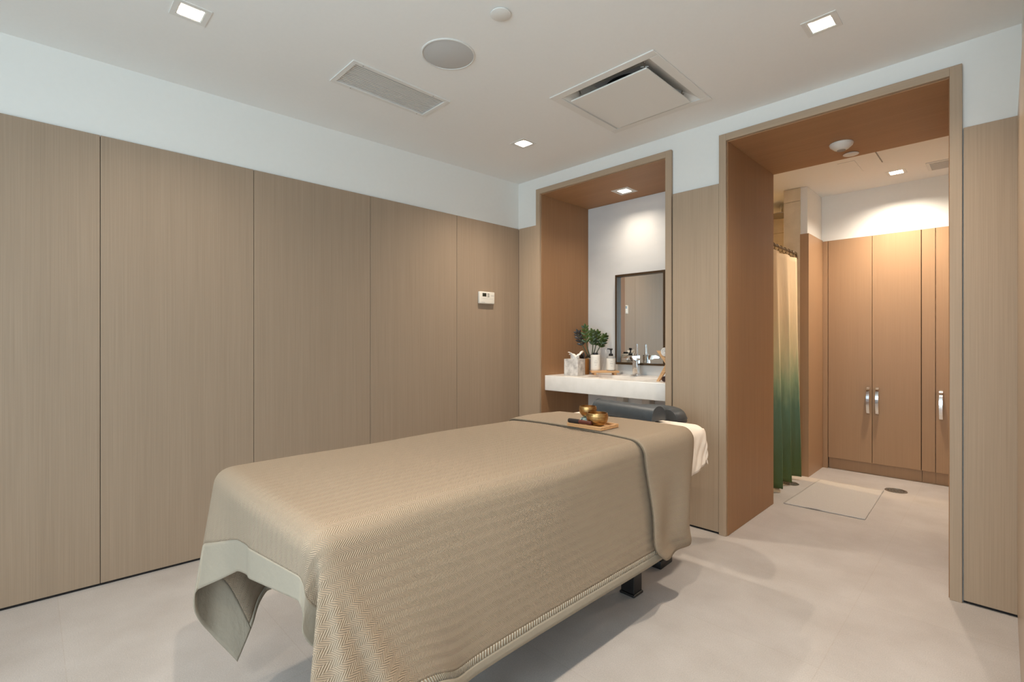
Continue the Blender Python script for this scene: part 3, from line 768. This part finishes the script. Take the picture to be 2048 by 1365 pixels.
obj('pot', lathe(NB(), [(0, 0), (0.043, 0), (0.046, 0.006), (0.047, 0.126), (0.043, 0.128), (0.041, 0.116), (0, 0.116)], 32), rustic, sp_, True)
obj('soil', lathe(NB(), [(0, 0.119), (0.042, 0.117)], 24), soil_m, sp_)
bm = NB()
for k in range(9):
    a = k*2.4; dx = RT*math.cos(a)*0.9-FW*0.2*math.sin(a)
    if dx.x < -0.5: dx.x = -0.5
    leaf(bm, (dx.x*0.012, dx.y*0.012, 0.116), dx*0.80+Vector((0, 0, 1.0-0.05*k)), (0, 0, 1), 0.118-0.003*k, 0.011, 0.42)
o = obj('leaves', bm, leaf_dark, sp_, True, None, 180); o.modifiers.new('blade', 'SOLIDIFY').thickness = 0.0012

# riser tray with two bottles
A45 = math.radians(45.2)
tr = thing('riser_tray', 'pale bamboo riser tray under the two white bottles', 'tray', (-2.248, 3.268, CT), A45)
bm = NB(); box(bm, (-0.110, -0.052, 0.018), (0.110, 0.052, 0.034), 0.003, 2); obj('board', bm, bamboo, tr, True)
for sx in (-0.080, 0.080): obj('foot', bx((sx-0.009, -0.047, 0), (sx+0.009, 0.047, 0.018), 0.0015, 1), bamboo, tr)
def labelled(parent, r, z0, z1):
    obj('label', lathe(NB(), [(r+0.0006, z0), (r+0.0006, z1)], 40), label_m, parent, True)
    bm = NB()
    for k, (dz, wd) in enumerate([(0.72, 0.5), (0.58, 0.75), (0.50, 0.62), (0.34, 0.45)]):
        z = z0+(z1-z0)*dz; n = 8; a0 = -PI/2-wd/2-0.05
        for q in range(n):
            a = a0+wd*q/n; b = a0+wd*(q+0.7)/n
            vs = [bm.verts.new(((r+0.0011)*math.cos(t_), (r+0.0011)*math.sin(t_), zz)) for t_, zz in ((a, z), (b, z), (b, z+0.0022), (a, z+0.0022))]
            bm.faces.new(vs)
    obj('print', bm, ink_m, parent)
b1 = thing('pump_bottle', 'white bottle with a low black cap, at the plant end of the riser tray', 'bottle', (-2.300, 3.222, CT+0.0342), A45)
obj('body', lathe(NB(), [(0, 0), (0.034, 0), (0.0365, 0.003), (0.0365, 0.118), (0.033, 0.124), (0.020, 0.126), (0, 0.126)], 40), label_m, b1, True)
labelled(b1, 0.0365, 0.012, 0.108)
obj('cap', lathe(NB(), [(0.019, 0.126), (0.021, 0.127), (0.021, 0.140), (0.018, 0.142), (0, 0.142)], 28), black_plastic, b1, True)
b2 = thing('pump_bottle', 'white labelled pump bottle with a tall black pump near the mirror', 'bottle', (-2.205, 3.300, CT+0.0342), A45)
obj('body', lathe(NB(), [(0, 0), (0.032, 0), (0.0345, 0.003), (0.0345, 0.104), (0.030, 0.114), (0.016, 0.118), (0, 0.118)], 40), bottle_glass, b2, True)
labelled(b2, 0.0345, 0.006, 0.098)
pm = obj('pump', lathe(NB(), [(0.016, 0.114), (0.0175, 0.116), (0.0175, 0.130), (0.012, 0.136), (0.006, 0.138), (0.006, 0.160), (0.012, 0.164), (0.014, 0.172), (0.010, 0.177), (0, 0.178)], 24), black_plastic, b2, True)
bm = NB(); box(bm, (-0.030, -0.006, 0.168), (0.004, 0.006, 0.177), 0.002, 2); obj('nozzle', bm, black_plastic, pm, True)

# wooden towel rack at the right end of the counter with rolled towels
rk = thing('towel_rack', 'small slanted wooden rack at the right end of the counter', 'rack', (-1.562, 3.09, CT), 0)
for y0_ in (-0.10, 0.10):
    bm = NB(); extrude_poly(bm, [(-0.075, 0.0), (-0.055, 0.0), (0.012, 0.10), (0.055, 0.0), (0.075, 0.0), (0.024, 0.118), (0.074, 0.205), (0.052, 0.205), (0.010, 0.138), (-0.052, 0.205), (-0.074, 0.205), (-0.006, 0.118)], 'y', y0_-0.007, y0_+0.007, 0.001)
    obj('cross_frame', bm, bamboo, rk)
for x_, z_ in ((-0.060, 0.192), (0.060, 0.192), (-0.062, 0.012), (0.062, 0.012)):
    obj('rail', tube(NB(), [(x_, -0.104, z_), (x_, 0.104, z_)], 0.006, 10), bamboo, rk, True)
def roll_bm(r, L, turns=3.2):
    """a spiral of cloth about the local y axis"""
    bm = NB(); n = int(turns*22); P_ = []
    for k in range(n+1):
        a = 2*PI*turns*k/n; rr = r*(0.12+0.88*k/n)
        P_.append((rr*math.cos(a), rr*math.sin(a)))
    A = [bm.verts.new((x, -L/2, z)) for x, z in P_]; B = [bm.verts.new((x, L/2, z)) for x, z in P_]
    for k in range(n): bm.faces.new((A[k], A[k+1], B[k+1], B[k]))
    return bm
for lab, x_, y_, z_, r_, L_, m_ in [('white rolled towel lying on top of the wooden rack', -1.562, 3.09, CT+0.200, 0.036, 0.26, terry),
                                  ('dark brown rolled towel on the counter before the wooden rack', -1.535, 2.945, CT+0.026, 0.022, 0.09, terry_dark)]:
    o = tag(obj('rolled_towel', roll_bm(r_, L_), m_, None, True, (x_, y_, z_), 180), lab, 'towel', 'rolled towels on the counter')
    o.modifiers.new('pile', 'SOLIDIFY').thickness = r_*0.20

# ------------------------------------------------------------------ massage table
TX0, TX1, TY0, TY1, TZ = -1.775, -1.000, 0.410, 2.358, 0.720
mt = thing('massage_table', 'massage table on square black legs under the beige blanket', 'massage table', ((TX0+TX1)/2, (TY0+TY1)/2, 0))
mcx, mcy = (TX0+TX1)/2, (TY0+TY1)/2
hx, hy = (TX1-TX0)/2-0.026, (TY1-TY0)/2-0.026
bm = NB(); box(bm, (-hx, -hy, TZ-0.085), (hx, hy, TZ-0.016), 0.034, 5); obj('padded_top', bm, table_vinyl, mt, True)
bm = NB(); box(bm, (-hx+0.075, -hy+0.075, 0.575), (hx-0.075, hy-0.075, TZ-0.084), 0.006, 2); obj('frame', bm, black_metal, mt)
for x_ in (-1.609, -1.166):
    for y_ in (0.86, 1.905):
        lg = obj('leg', bx((x_-0.033-mcx, y_-0.033-mcy, 0.012), (x_+0.033-mcx, y_+0.033-mcy, 0.575), 0.003, 2), black_metal, mt)
        obj('foot_pad', bx((x_-0.038-mcx, y_-0.038-mcy, 0.0), (x_+0.038-mcx, y_+0.038-mcy, 0.012), 0.004, 2), black_plastic, lg)
for y_ in (0.86, 1.905): obj('crossbar', bx((-1.576-mcx, y_-0.02-mcy, 0.44), (-1.199-mcx, y_+0.02-mcy, 0.50), 0.004, 1), black_metal, mt)
# foot switch on the floor
fs = thing('foot_pedal', 'low black foot pedal on the floor beside the table leg', 'pedal', (-1.245, 2.255, 0), math.radians(2))
bm = NB(); box(bm, (-0.095, -0.066, 0), (0.066, 0.062, 0.040), 0.006, 2); obj('base', bm, black_plastic, fs, True)
bm = NB(); extrude_poly(bm, [(-0.060, 0.0405), (0.056, 0.0405), (0.056, 0.060), (0.010, 0.072), (-0.060, 0.066)], 'x', -0.080, 0.062, 0.004); obj('treadle', bm, black_plastic, fs, True)

# ---- draped cloth over the table: arc over the padded edge, then hanging; corners fall as folded cones
RHO = 0.050; ARC = RHO*PI/2
def vdir(*v):
    q = Vector(v); return q.normalized()
def catmull(knots, x):
    k = 0
    while k < len(knots)-2 and x > knots[k+1][0]: k += 1
    x0, p1 = knots[k]; x1, p2 = knots[k+1]
    p0 = knots[k-1][1] if k > 0 else p1; p3 = knots[k+2][1] if k+2 < len(knots) else p2
    t = min(1, max(0, (x-x0)/(x1-x0)))
    q = 0.5*((2*p1)+(p2-p0)*t+(2*p0-5*p1+4*p2-p3)*t*t+(3*p1-p0-3*p2+p3)*t**3)
    return q.normalized()
def ss(t): t = min(1, max(0, t)); return t*t*(3-2*t)
# directions (outward x, y, z); 0 deg = foot face, 90 deg = side face
KN_R = [(0, vdir(0.0, -0.03, -1)), (20, vdir(-0.10, 0.0, -1)), (33, vdir(-0.17, -0.02, -1)), (40, vdir(-0.20, 0.06, -1)), (47, vdir(-0.20, 0.20, -1)), (54, vdir(-0.04, 0.10, -1)),
        (60, vdir(0.04, -0.10, -1)), (65, vdir(0.07, -0.09, -1)), (69, vdir(0.08, 0.04, -1)), (73, vdir(0.165, 0.075, -1)), (77, vdir(0.13, 0.20, -1)), (80, vdir(0.11, 0.27, -1)), (84, vdir(0.20, 0.33, -1)), (90, vdir(0.10, 0.50, -1))]
KN_L = [(0, vdir(0.06, -0.15, -1)), (12, vdir(0.08, -0.18, -1)), (25, vdir(0.08, -0.17, -1)), (33, vdir(0.05, -0.12, -1)), (41, vdir(0.02, -0.03, -1)),
        (49.5, vdir(0.06, 0.085, -1)), (62, vdir(0.09, 0.17, -1)), (76, vdir(0.06, 0.23, -1)), (90, vdir(0, 0.30, -1))]
KN_L = [(a, Vector((-v.x, v.y, v.z))) for a, v in KN_L]     # x measured outward
KN_0 = [(0, vdir(0, -0.02, -1)), (45, vdir(0.03, -0.03, -1)), (90, vdir(0.02, 0, -1))]
class Drape:
    def __init__(s, x0, x1, y0, z, rho=RHO, kr=KN_R, kl=KN_L, flip=False, reach=0.42, wave=0.0):
        s.x0, s.x1, s.y0, s.z, s.rho, s.kr, s.kl, s.flip, s.reach, s.wave = x0, x1, y0, z, rho, kr, kl, flip, reach, wave
    def __call__(s, u, t):
        """u: metres across from the centre line; t: metres from the foot edge (negative hangs down)"""
        rho = s.rho; arc = rho*PI/2; hw = (s.x1-s.x0)/2-rho; cx = (s.x0+s.x1)/2
        sg = 1 if u >= 0 else -1; p = abs(u)-hw; q = rho-t; kn = s.kr if u >= 0 else s.kl
        crown = 0.006*max(0, 1-(u/(hw+rho))**2)*ss(max(0, -q)/0.25)
        if p <= 0 and q <= 0:
            x, y, z = abs(u), t, s.z+crown
        else:
            if p > 0 and q > 0:
                r = math.hypot(p, q); th = math.atan2(p, q); d = catmull(kn, math.degrees(th)); hx_, hy_ = math.sin(th), -math.cos(th); ax, ay = hw, rho
            elif p > 0:
                r = p; hx_, hy_ = 1, 0; ax, ay = hw, t
                d = kn[-1][1].lerp(Vector((0.018, 0, -1)), ss((t-rho)/s.reach)).normalized()
            else:
                r = q; hx_, hy_ = 0, -1; ax, ay = abs(u), rho
                d = kn[0][1].lerp(Vector((0, 0.03 if u < 0 else -0.03, -1)), ss((hw-abs(u))/0.22)).normalized()
            a = min(r/rho, PI/2); l = max(0, r-arc)
            x = ax+hx_*rho*math.sin(a)+d.x*l; y = ay+hy_*rho*math.sin(a)+d.y*l
            z = s.z+crown-rho*(1-math.cos(a))+d.z*l
            if s.wave and l > 0:
                wv = s.wave*math.sin(23*t+31*u)*min(1, l/0.1); x += hx_*wv; y += hy_*wv
        return Vector((cx+sg*x, s.y0+t, z)) if False else Vector((cx+sg*x, (s.y0+y) if not s.flip else (s.y0-y), z))
def frange(a, b, step):
    n = max(1, int(round((b-a)/step))); return [a+(b-a)*k/n for k in range(n+1)]
hwT = (TX1-TX0)/2-RHO
AR, AL = 0.5235, 0.500           # cloth beyond the arc start at the right and left
def foot_len(u):
    a = -u                            # the blanket lies askew: it reaches lower towards the far left corner
    return 0.195+0.2*min(a, 0.1125)+0.5*min(max(a-0.1125, 0), 0.225)+0.1*max(a-0.3375, 0)+0.45*max(-a-0.3375, 0)
BR = Drape(TX0, TX1, TY0, TZ)
U = sorted(set([round(v_, 5) for v_ in frange(-hwT-AL, -hwT, 0.009)+frange(-hwT, hwT, 0.016)+frange(hwT, hwT+AR-0.052, 0.0085)+[hwT+AR-0.0465, hwT+AR-0.041, hwT+AR-0.0355, hwT+AR-0.024, hwT+AR-0.012, hwT+AR]]))
NT1, NT0 = 30, 118
TEND = 1.46
# longitudinal parameter: -1..0 overhang at the foot, 0..1 along the table
VV = [-1+k/NT1 for k in range(NT1)]+[k/NT0 for k in range(NT0+1)]
BORD = 0.40                       # part of the overhang that is the plain border
VV = sorted(set(VV+[-1+BORD]))
def tval(u, v_):
    if v_ < 0: return v_*foot_len(u)
    return v_*TEND
grid = []
for u in U:
    row = []
    for v_ in VV:
        t = tval(u, v_); P_ = BR(u, t)
        # shallow wrinkles on the top and side
        wgt = ss((t-0.05)/0.3)
        P_.z += 0.0022*math.sin(7*t+5*u)*math.sin(9*u+2*t)*wgt
        if abs(u) > hwT+0.06: P_.x += 0.004*math.sin(5.0*t+9*abs(u))*wgt*(1 if u > 0 else -1)
        row.append(P_)
    grid.append(row)
# relax the pleats a little so that no crease is knife sharp
nu, nv = len(U), len(VV)
for it in range(3):
    g2 = [r_[:] for r_ in grid]
    for i in range(1, nu-1):
        for j in range(1, nv-1):
            if VV[j] > 0.45: continue
            g2[i][j] = grid[i][j]*0.5+(grid[i-1][j]+grid[i+1][j]+grid[i][j-1]+grid[i][j+1])*0.125
    for i in range(1, nu-1): g2[i][0] = grid[i][0]*0.6+(grid[i-1][0]+grid[i+1][0])*0.2
    for j in range(1, nv-1): 
        if VV[j] < 0.45: g2[0][j] = grid[0][j]*0.6+(grid[0][j-1]+grid[0][j+1])*0.2; g2[-1][j] = grid[-1][j]*0.6+(grid[-1][j-1]+grid[-1][j+1])*0.2
    grid = g2
def grid_mesh(sel, uvs=True):
    """mesh of the grid cells for which sel(u_mid, v_mid) holds, with metre UVs"""
    bm = NB(); uvl = bm.loops.layers.uv.new('UVMap'); vd = {}
    def V(i, j):
        if (i, j) not in vd: vd[(i, j)] = bm.verts.new(grid[i][j])
        return vd[(i, j)]
    for i in range(nu-1):
        for j in range(nv-1):
            if not sel((U[i]+U[i+1])/2, (VV[j]+VV[j+1])/2): continue
            q = [(i, j), (i+1, j), (i+1, j+1), (i, j+1)]
            f_ = bm.faces.new([V(*k) for k in q])
            for lp, (a, b) in zip(f_.loops, q): lp[uvl].uv = (U[a]+5, tval(U[a], VV[b])+5)
    return bm
def cloth_obj(name, bm, m, parent=None, th=0.0035, off=0.0):
    me_up = sum(f_.normal.z for f_ in bm.faces)
    o = obj(name, bm, m, parent, True, None, 180)
    md = o.modifiers.new('thickness', 'SOLIDIFY'); md.thickness = th; md.offset = off
    return o
inb = lambda v_: v_ < -1+BORD
bk = tag(cloth_obj('blanket', grid_mesh(lambda u, v_: not inb(v_) and u < hwT+AR-0.052 and u > -hwT-AL+0.022), blanket_m),
         'beige herringbone blanket draped over the massage table', 'blanket')
cloth_obj('foot_border', grid_mesh(lambda u, v_: inb(v_)), border_m, bk, 0.0045)['label'] = 'smooth plain border along the foot hem'
cloth_obj('overlock_stitch', grid_mesh(lambda u, v_: not inb(v_) and hwT+AR-0.052 < u < hwT+AR-0.0355), ribs_m, bk, 0.006)['label'] = 'row of thick cream overlock stitches'
cloth_obj('hem_band', grid_mesh(lambda u, v_: not inb(v_) and u > hwT+AR-0.0355), border_m, bk, 0.005)
cloth_obj('hem_band', grid_mesh(lambda u, v_: not inb(v_) and u < -hwT-AL+0.022), border_m, bk, 0.005)

# turned-back cuff at the head end of the blanket
CF = Drape(TX0-0.007, TX1+0.016, TY0, TZ+0.0060, rho=0.056)
CA = 0.528
hwC = (TX1-TX0+0.023)/2-0.056
def cuff():
    bm = NB(); uvl = bm.loops.layers.uv.new('UVMap')
    us = frange(-hwC-CA, hwC+CA, 0.0125); ts = [k/26 for k in range(27)]; g = []; tt = []
    for u in us:
        row = []; tr_ = []
        e = max(0, abs(u)-hwC)                        # metres down from the shoulder
        t0 = 1.318-0.030*ss(u/0.5)+0.055*ss(e/0.35)     # stitched edge drifts across the table
        t1 = 1.725-0.050*ss(e/0.5)
        k_ = max(0, (e-(CA-0.10))/0.10)
        t0 += 0.085*k_**2.2; t1 -= 0.02*k_**3
        for a in ts:
            t = t0+(t1-t0)*a
            P_ = CF(u, t)
            rise = 0.006*math.sin(PI*min(1, a*1.0))**0.5 - 0.005*ss((a-0.86)/0.14)     # plump layers, rolled at the head fold
            nrm = Vector((0, 0, 1)) if e <= 0 else Vector((math.copysign(1, u), 0, 0))
            if 0 < e < 0.088: nrm = Vector((math.copysign(math.sin(e/0.056), u), 0, math.cos(e/0.056)))
            P_ += nrm*(rise+0.003*math.sin(11*t+4*u))
            if e > 0.12: P_ += nrm*(0.012*math.sin(26*(t-t0)+e*3)*ss((e-0.1)/0.3))
            row.append(bm.verts.new(P_)); tr_.append(t)
        g.append(row); tt.append(tr_)
    for i in range(len(us)-1):
        for j in range(len(ts)-1):
            f_ = bm.faces.new((g[i][j], g[i+1][j], g[i+1][j+1], g[i][j+1]))
            for lp, (a, b) in zip(f_.loops, ((i, j), (i+1, j), (i+1, j+1), (i, j+1))): lp[uvl].uv = (us[a]+5, tt[a][b]+5)
    edge = [g[i][0].co.copy() for i in range(len(us))]
    return bm, edge
bm, edge = cuff()
cf = obj('cuff', bm, blanket_m, bk, True, None, 180)
md = cf.modifiers.new('thickness', 'SOLIDIFY'); md.thickness = 0.008; md.offset = -0.3
cf['label'] = 'turned-back cuff at the head of the blanket'
obj('edge_stitching', tube(NB(), [p+Vector((0, -0.001, 0.0)) for p in edge], 0.0027, 6), piping_m, cf, True)

# fitted sheet showing at the head end
SH = Drape(TX0+0.013, TX1-0.010, TY1, TZ-0.0065, rho=0.055, kr=KN_0, kl=KN_0, flip=True, wave=0.0035)
def sheet():
    bm = NB(); us = frange(-0.335-0.23, 0.335+0.23, 0.012); g = []
    hwS = (TX1-TX0-0.023)/2-0.055
    for u in us:
        e = max(0, abs(u)-hwS); row = []
        for k in range(46):
            a = k/45
            t = -0.085+0.46*a
            P_ = SH(u, t)
            # hem lifts towards the head end; gathers radiate from the corner
            if e > 0.05:
                P_.z += (e/0.23)*0.055*ss((0.22-t)/0.3)
                P_.x += math.copysign(0.005*math.sin(40*t-30*e)*ss((e-0.05)/0.1)*ss((0.35-t)/0.2), u)
            row.append(bm.verts.new(P_))
        g.append(row)
    for i in range(len(us)-1):
        for j in range(45): bm.faces.new((g[i][j], g[i+1][j], g[i+1][j+1], g[i][j+1]))
    return bm
shs = tag(obj('fitted_sheet', sheet(), sheet_m, None, True, None, 180), 'ivory fitted sheet showing at the head of the massage table', 'sheet')
shs.modifiers.new('thickness', 'SOLIDIFY').thickness = 0.002

# ------------------------------------------------------------------ cushions at the head end
def half_round(L, w, h, n=22):
    """half-round bolster along local x, flat side down"""
    bm = NB(); poly = []
    for k in range(n+1):
        a = PI*k/n; poly.append((-math.cos(a)*w/2, h*math.sin(a)**0.85))
    extrude_poly(bm, poly, 'x', -L/2, L/2, 0.004)
    return bm
TS = TZ+0.0035
bl = thing('bolster', 'half-round slate grey vinyl bolster lying across the head of the table', 'bolster', (-1.395, 2.235, TS+0.001), math.radians(-8))
obj('cover', half_round(0.40, 0.118, 0.072), vinyl, bl, True, None, 35)
for sx in (-0.2, 0.2):
    bm = NB(); pts = [(sx, -math.cos(PI*k/20)*0.0565, 0.0715*math.sin(PI*k/20)**0.85+0.001) for k in range(21)]
    obj('piping', tube(bm, pts, 0.0016, 6), vinyl, bl, True)
def horseshoe():
    bm = NB(); n, m_ = 30, 12; g = []
    for i in range(n+1):
        a = math.radians(-18+216*i/n)
        row = []
        for k in range(m_+1):
            b = PI*k/m_; rr = 0.125-0.060*math.cos(b); z = 0.070*math.sin(b)**0.8
            row.append(bm.verts.new((rr*math.cos(a)*1.0, rr*math.sin(a)*1.0, z)))
        g.append(row)
    for i in range(n):
        for k in range(m_): bm.faces.new((g[i][k], g[i+1][k], g[i+1][k+1], g[i][k+1]))
        bm.faces.new((g[i][0], g[i][m_], g[i+1][m_], g[i+1][0]))
    bm.faces.new(g[0]); bm.faces.new(g[-1][::-1])
    return bm
fc_loc = (-1.372-mcx, 2.452-mcy, TZ-0.036)
fr = obj('face_cradle', horseshoe(), vinyl, mt, True, fc_loc, 60); fr['label'] = 'curved dark grey face cushion behind the bolster'
obj('seam', tube(NB(), [(0.1855*math.cos(math.radians(a)), 0.1855*math.sin(math.radians(a)), 0.018) for a in range(-16, 196, 6)], 0.0015, 6), vinyl, fr, True)
bm = NB(); box(bm, (-0.14, -0.05, -0.012), (0.14, 0.14, 0.0), 0.004, 1); obj('bracket_plate', bm, black_metal, fr)
for sx in (-0.08, 0.08): obj('bracket_arm', bx((sx-0.01, -0.084, -0.090), (sx+0.01, 0.06, -0.0721)), black_metal, fr); obj('bracket_post', bx((sx-0.01, 0.04, -0.0720), (sx+0.01, 0.06, -0.0121)), black_metal, fr)

# ------------------------------------------------------------------ singing bowls and tray on the cuff
TB = TZ+0.0182
ty_ = thing('serving_tray', 'small honey wood tray holding the singing bowls', 'tray', (-1.290, 1.786, TB), 0)
bm = NB(); box(bm, (-0.092, -0.068, 0), (0.092, 0.068, 0.006), 0.002, 1)
for lo, hi in [((-0.092, -0.068), (0.092, -0.057)), ((-0.092, 0.057), (0.092, 0.068)), ((-0.092, -0.057), (-0.081, 0.057)), ((0.081, -0.057), (0.092, 0.057))]:
    box(bm, (lo[0], lo[1], 0.006), (hi[0], hi[1], 0.016), 0.0015, 1)
obj('board', bm, acacia, ty_)
def bowl(loc, R, H, label):
    t = thing('singing_bowl', label, 'singing bowl', loc, 0, 'brass singing bowls')
    prof = [(0, 0), (R*0.42, 0.001), (R*0.72, H*0.16), (R*0.93, H*0.40), (R, H*0.64), (R*0.985, H*0.84), (R*0.95, H*0.97), (R*0.93, H), (R*0.885, H), (R*0.90, H*0.86), (R*0.93, H*0.64), (R*0.86, H*0.42), (R*0.64, H*0.19), (0, H*0.08)]
    obj('body', lathe(NB(), prof, 56), brass, t, True, None, 60)
    obj('band', lathe(NB(), [(R*0.999, H*0.72), (R*1.012, H*0.74), (R*1.008, H*0.80), (R*0.99, H*0.82)], 56), brass, t, True)
    return t
bowl((-1.258, 1.776, TB+0.0066), 0.0475, 0.060, 'wider brass singing bowl resting straight on the wood tray')
cu = thing('bowl_cushion', 'small teal brocade cushion under the taller singing bowl', 'cushion', (-1.335, 1.812, TB+0.0066))
obj('cover', lathe(NB(), [(0, 0), (0.028, 0.0), (0.036, 0.008), (0.0365, 0.016), (0.032, 0.025), (0.020, 0.028), (0, 0.0275)], 36), cushion_m, cu, True)
bowl((-1.335, 1.812, TB+0.0350), 0.0400, 0.050, 'smaller brass singing bowl raised on the teal cushion')
ml = thing('bowl_mallet', 'dark wooden mallet with black grip lying at the tray edge', 'mallet', (-1.312, 1.7255, TB+0.0262), math.radians(3))
bm = NB(); tube(bm, [(-0.062, 0, 0), (-0.060, 0, 0), (-0.005, 0, 0)], [0.0088, 0.0098, 0.0098], 14); obj('grip', bm, mallet_dark, ml, True)
bm = NB(); tube(bm, [(-0.005, 0, 0), (0.04, 0, 0), (0.054, 0, 0), (0.058, 0, 0)], [0.0092, 0.0080, 0.0095, 0.0075], 14); obj('shaft', bm, mallet_red, ml, True)

# ------------------------------------------------------------------ daylight, camera, view
w = bpy.data.worlds.new('daylight'); S.world = w; w.use_nodes = True
bg = w.node_tree.nodes['Background']; bg.inputs['Color'].default_value = (0.66, 0.865, 1.0, 1); bg.inputs['Strength'].default_value = 6.4
pl = bpy.data.lights.new('window_portal', 'AREA'); pl.shape = 'RECTANGLE'; pl.size = WX1-WX0; pl.size_y = WZ1-WZ0
pl.cycles.is_portal = True
po = bpy.data.objects.new('window_portal', pl); C.objects.link(po); po.location = ((WX0+WX1)/2, YF-0.16, (WZ0+WZ1)/2); po.rotation_euler = (PI/2, 0, 0)
cam = bpy.data.cameras.new('camera'); cam.sensor_width = 36; cam.lens = 36*975/2048; cam.clip_start = 0.01
co = bpy.data.objects.new('camera', cam); C.objects.link(co); co.location = (0, 0, 1.12)
co.rotation_euler = (PI/2, 0, math.radians(45.23)); S.camera = co

vs_ = S.view_settings; vs_.view_transform = 'Standard'; vs_.look = 'None'; vs_.gamma = 1; vs_.exposure = 0.0; vs_.use_curve_mapping = False
S.cycles.use_denoising = True
S.cycles.max_bounces = 12; S.cycles.diffuse_bounces = 8; S.cycles.transparent_max_bounces = 8
S.cycles.sample_clamp_indirect = 6
S.cycles.caustics_reflective = False; S.cycles.caustics_refractive = False
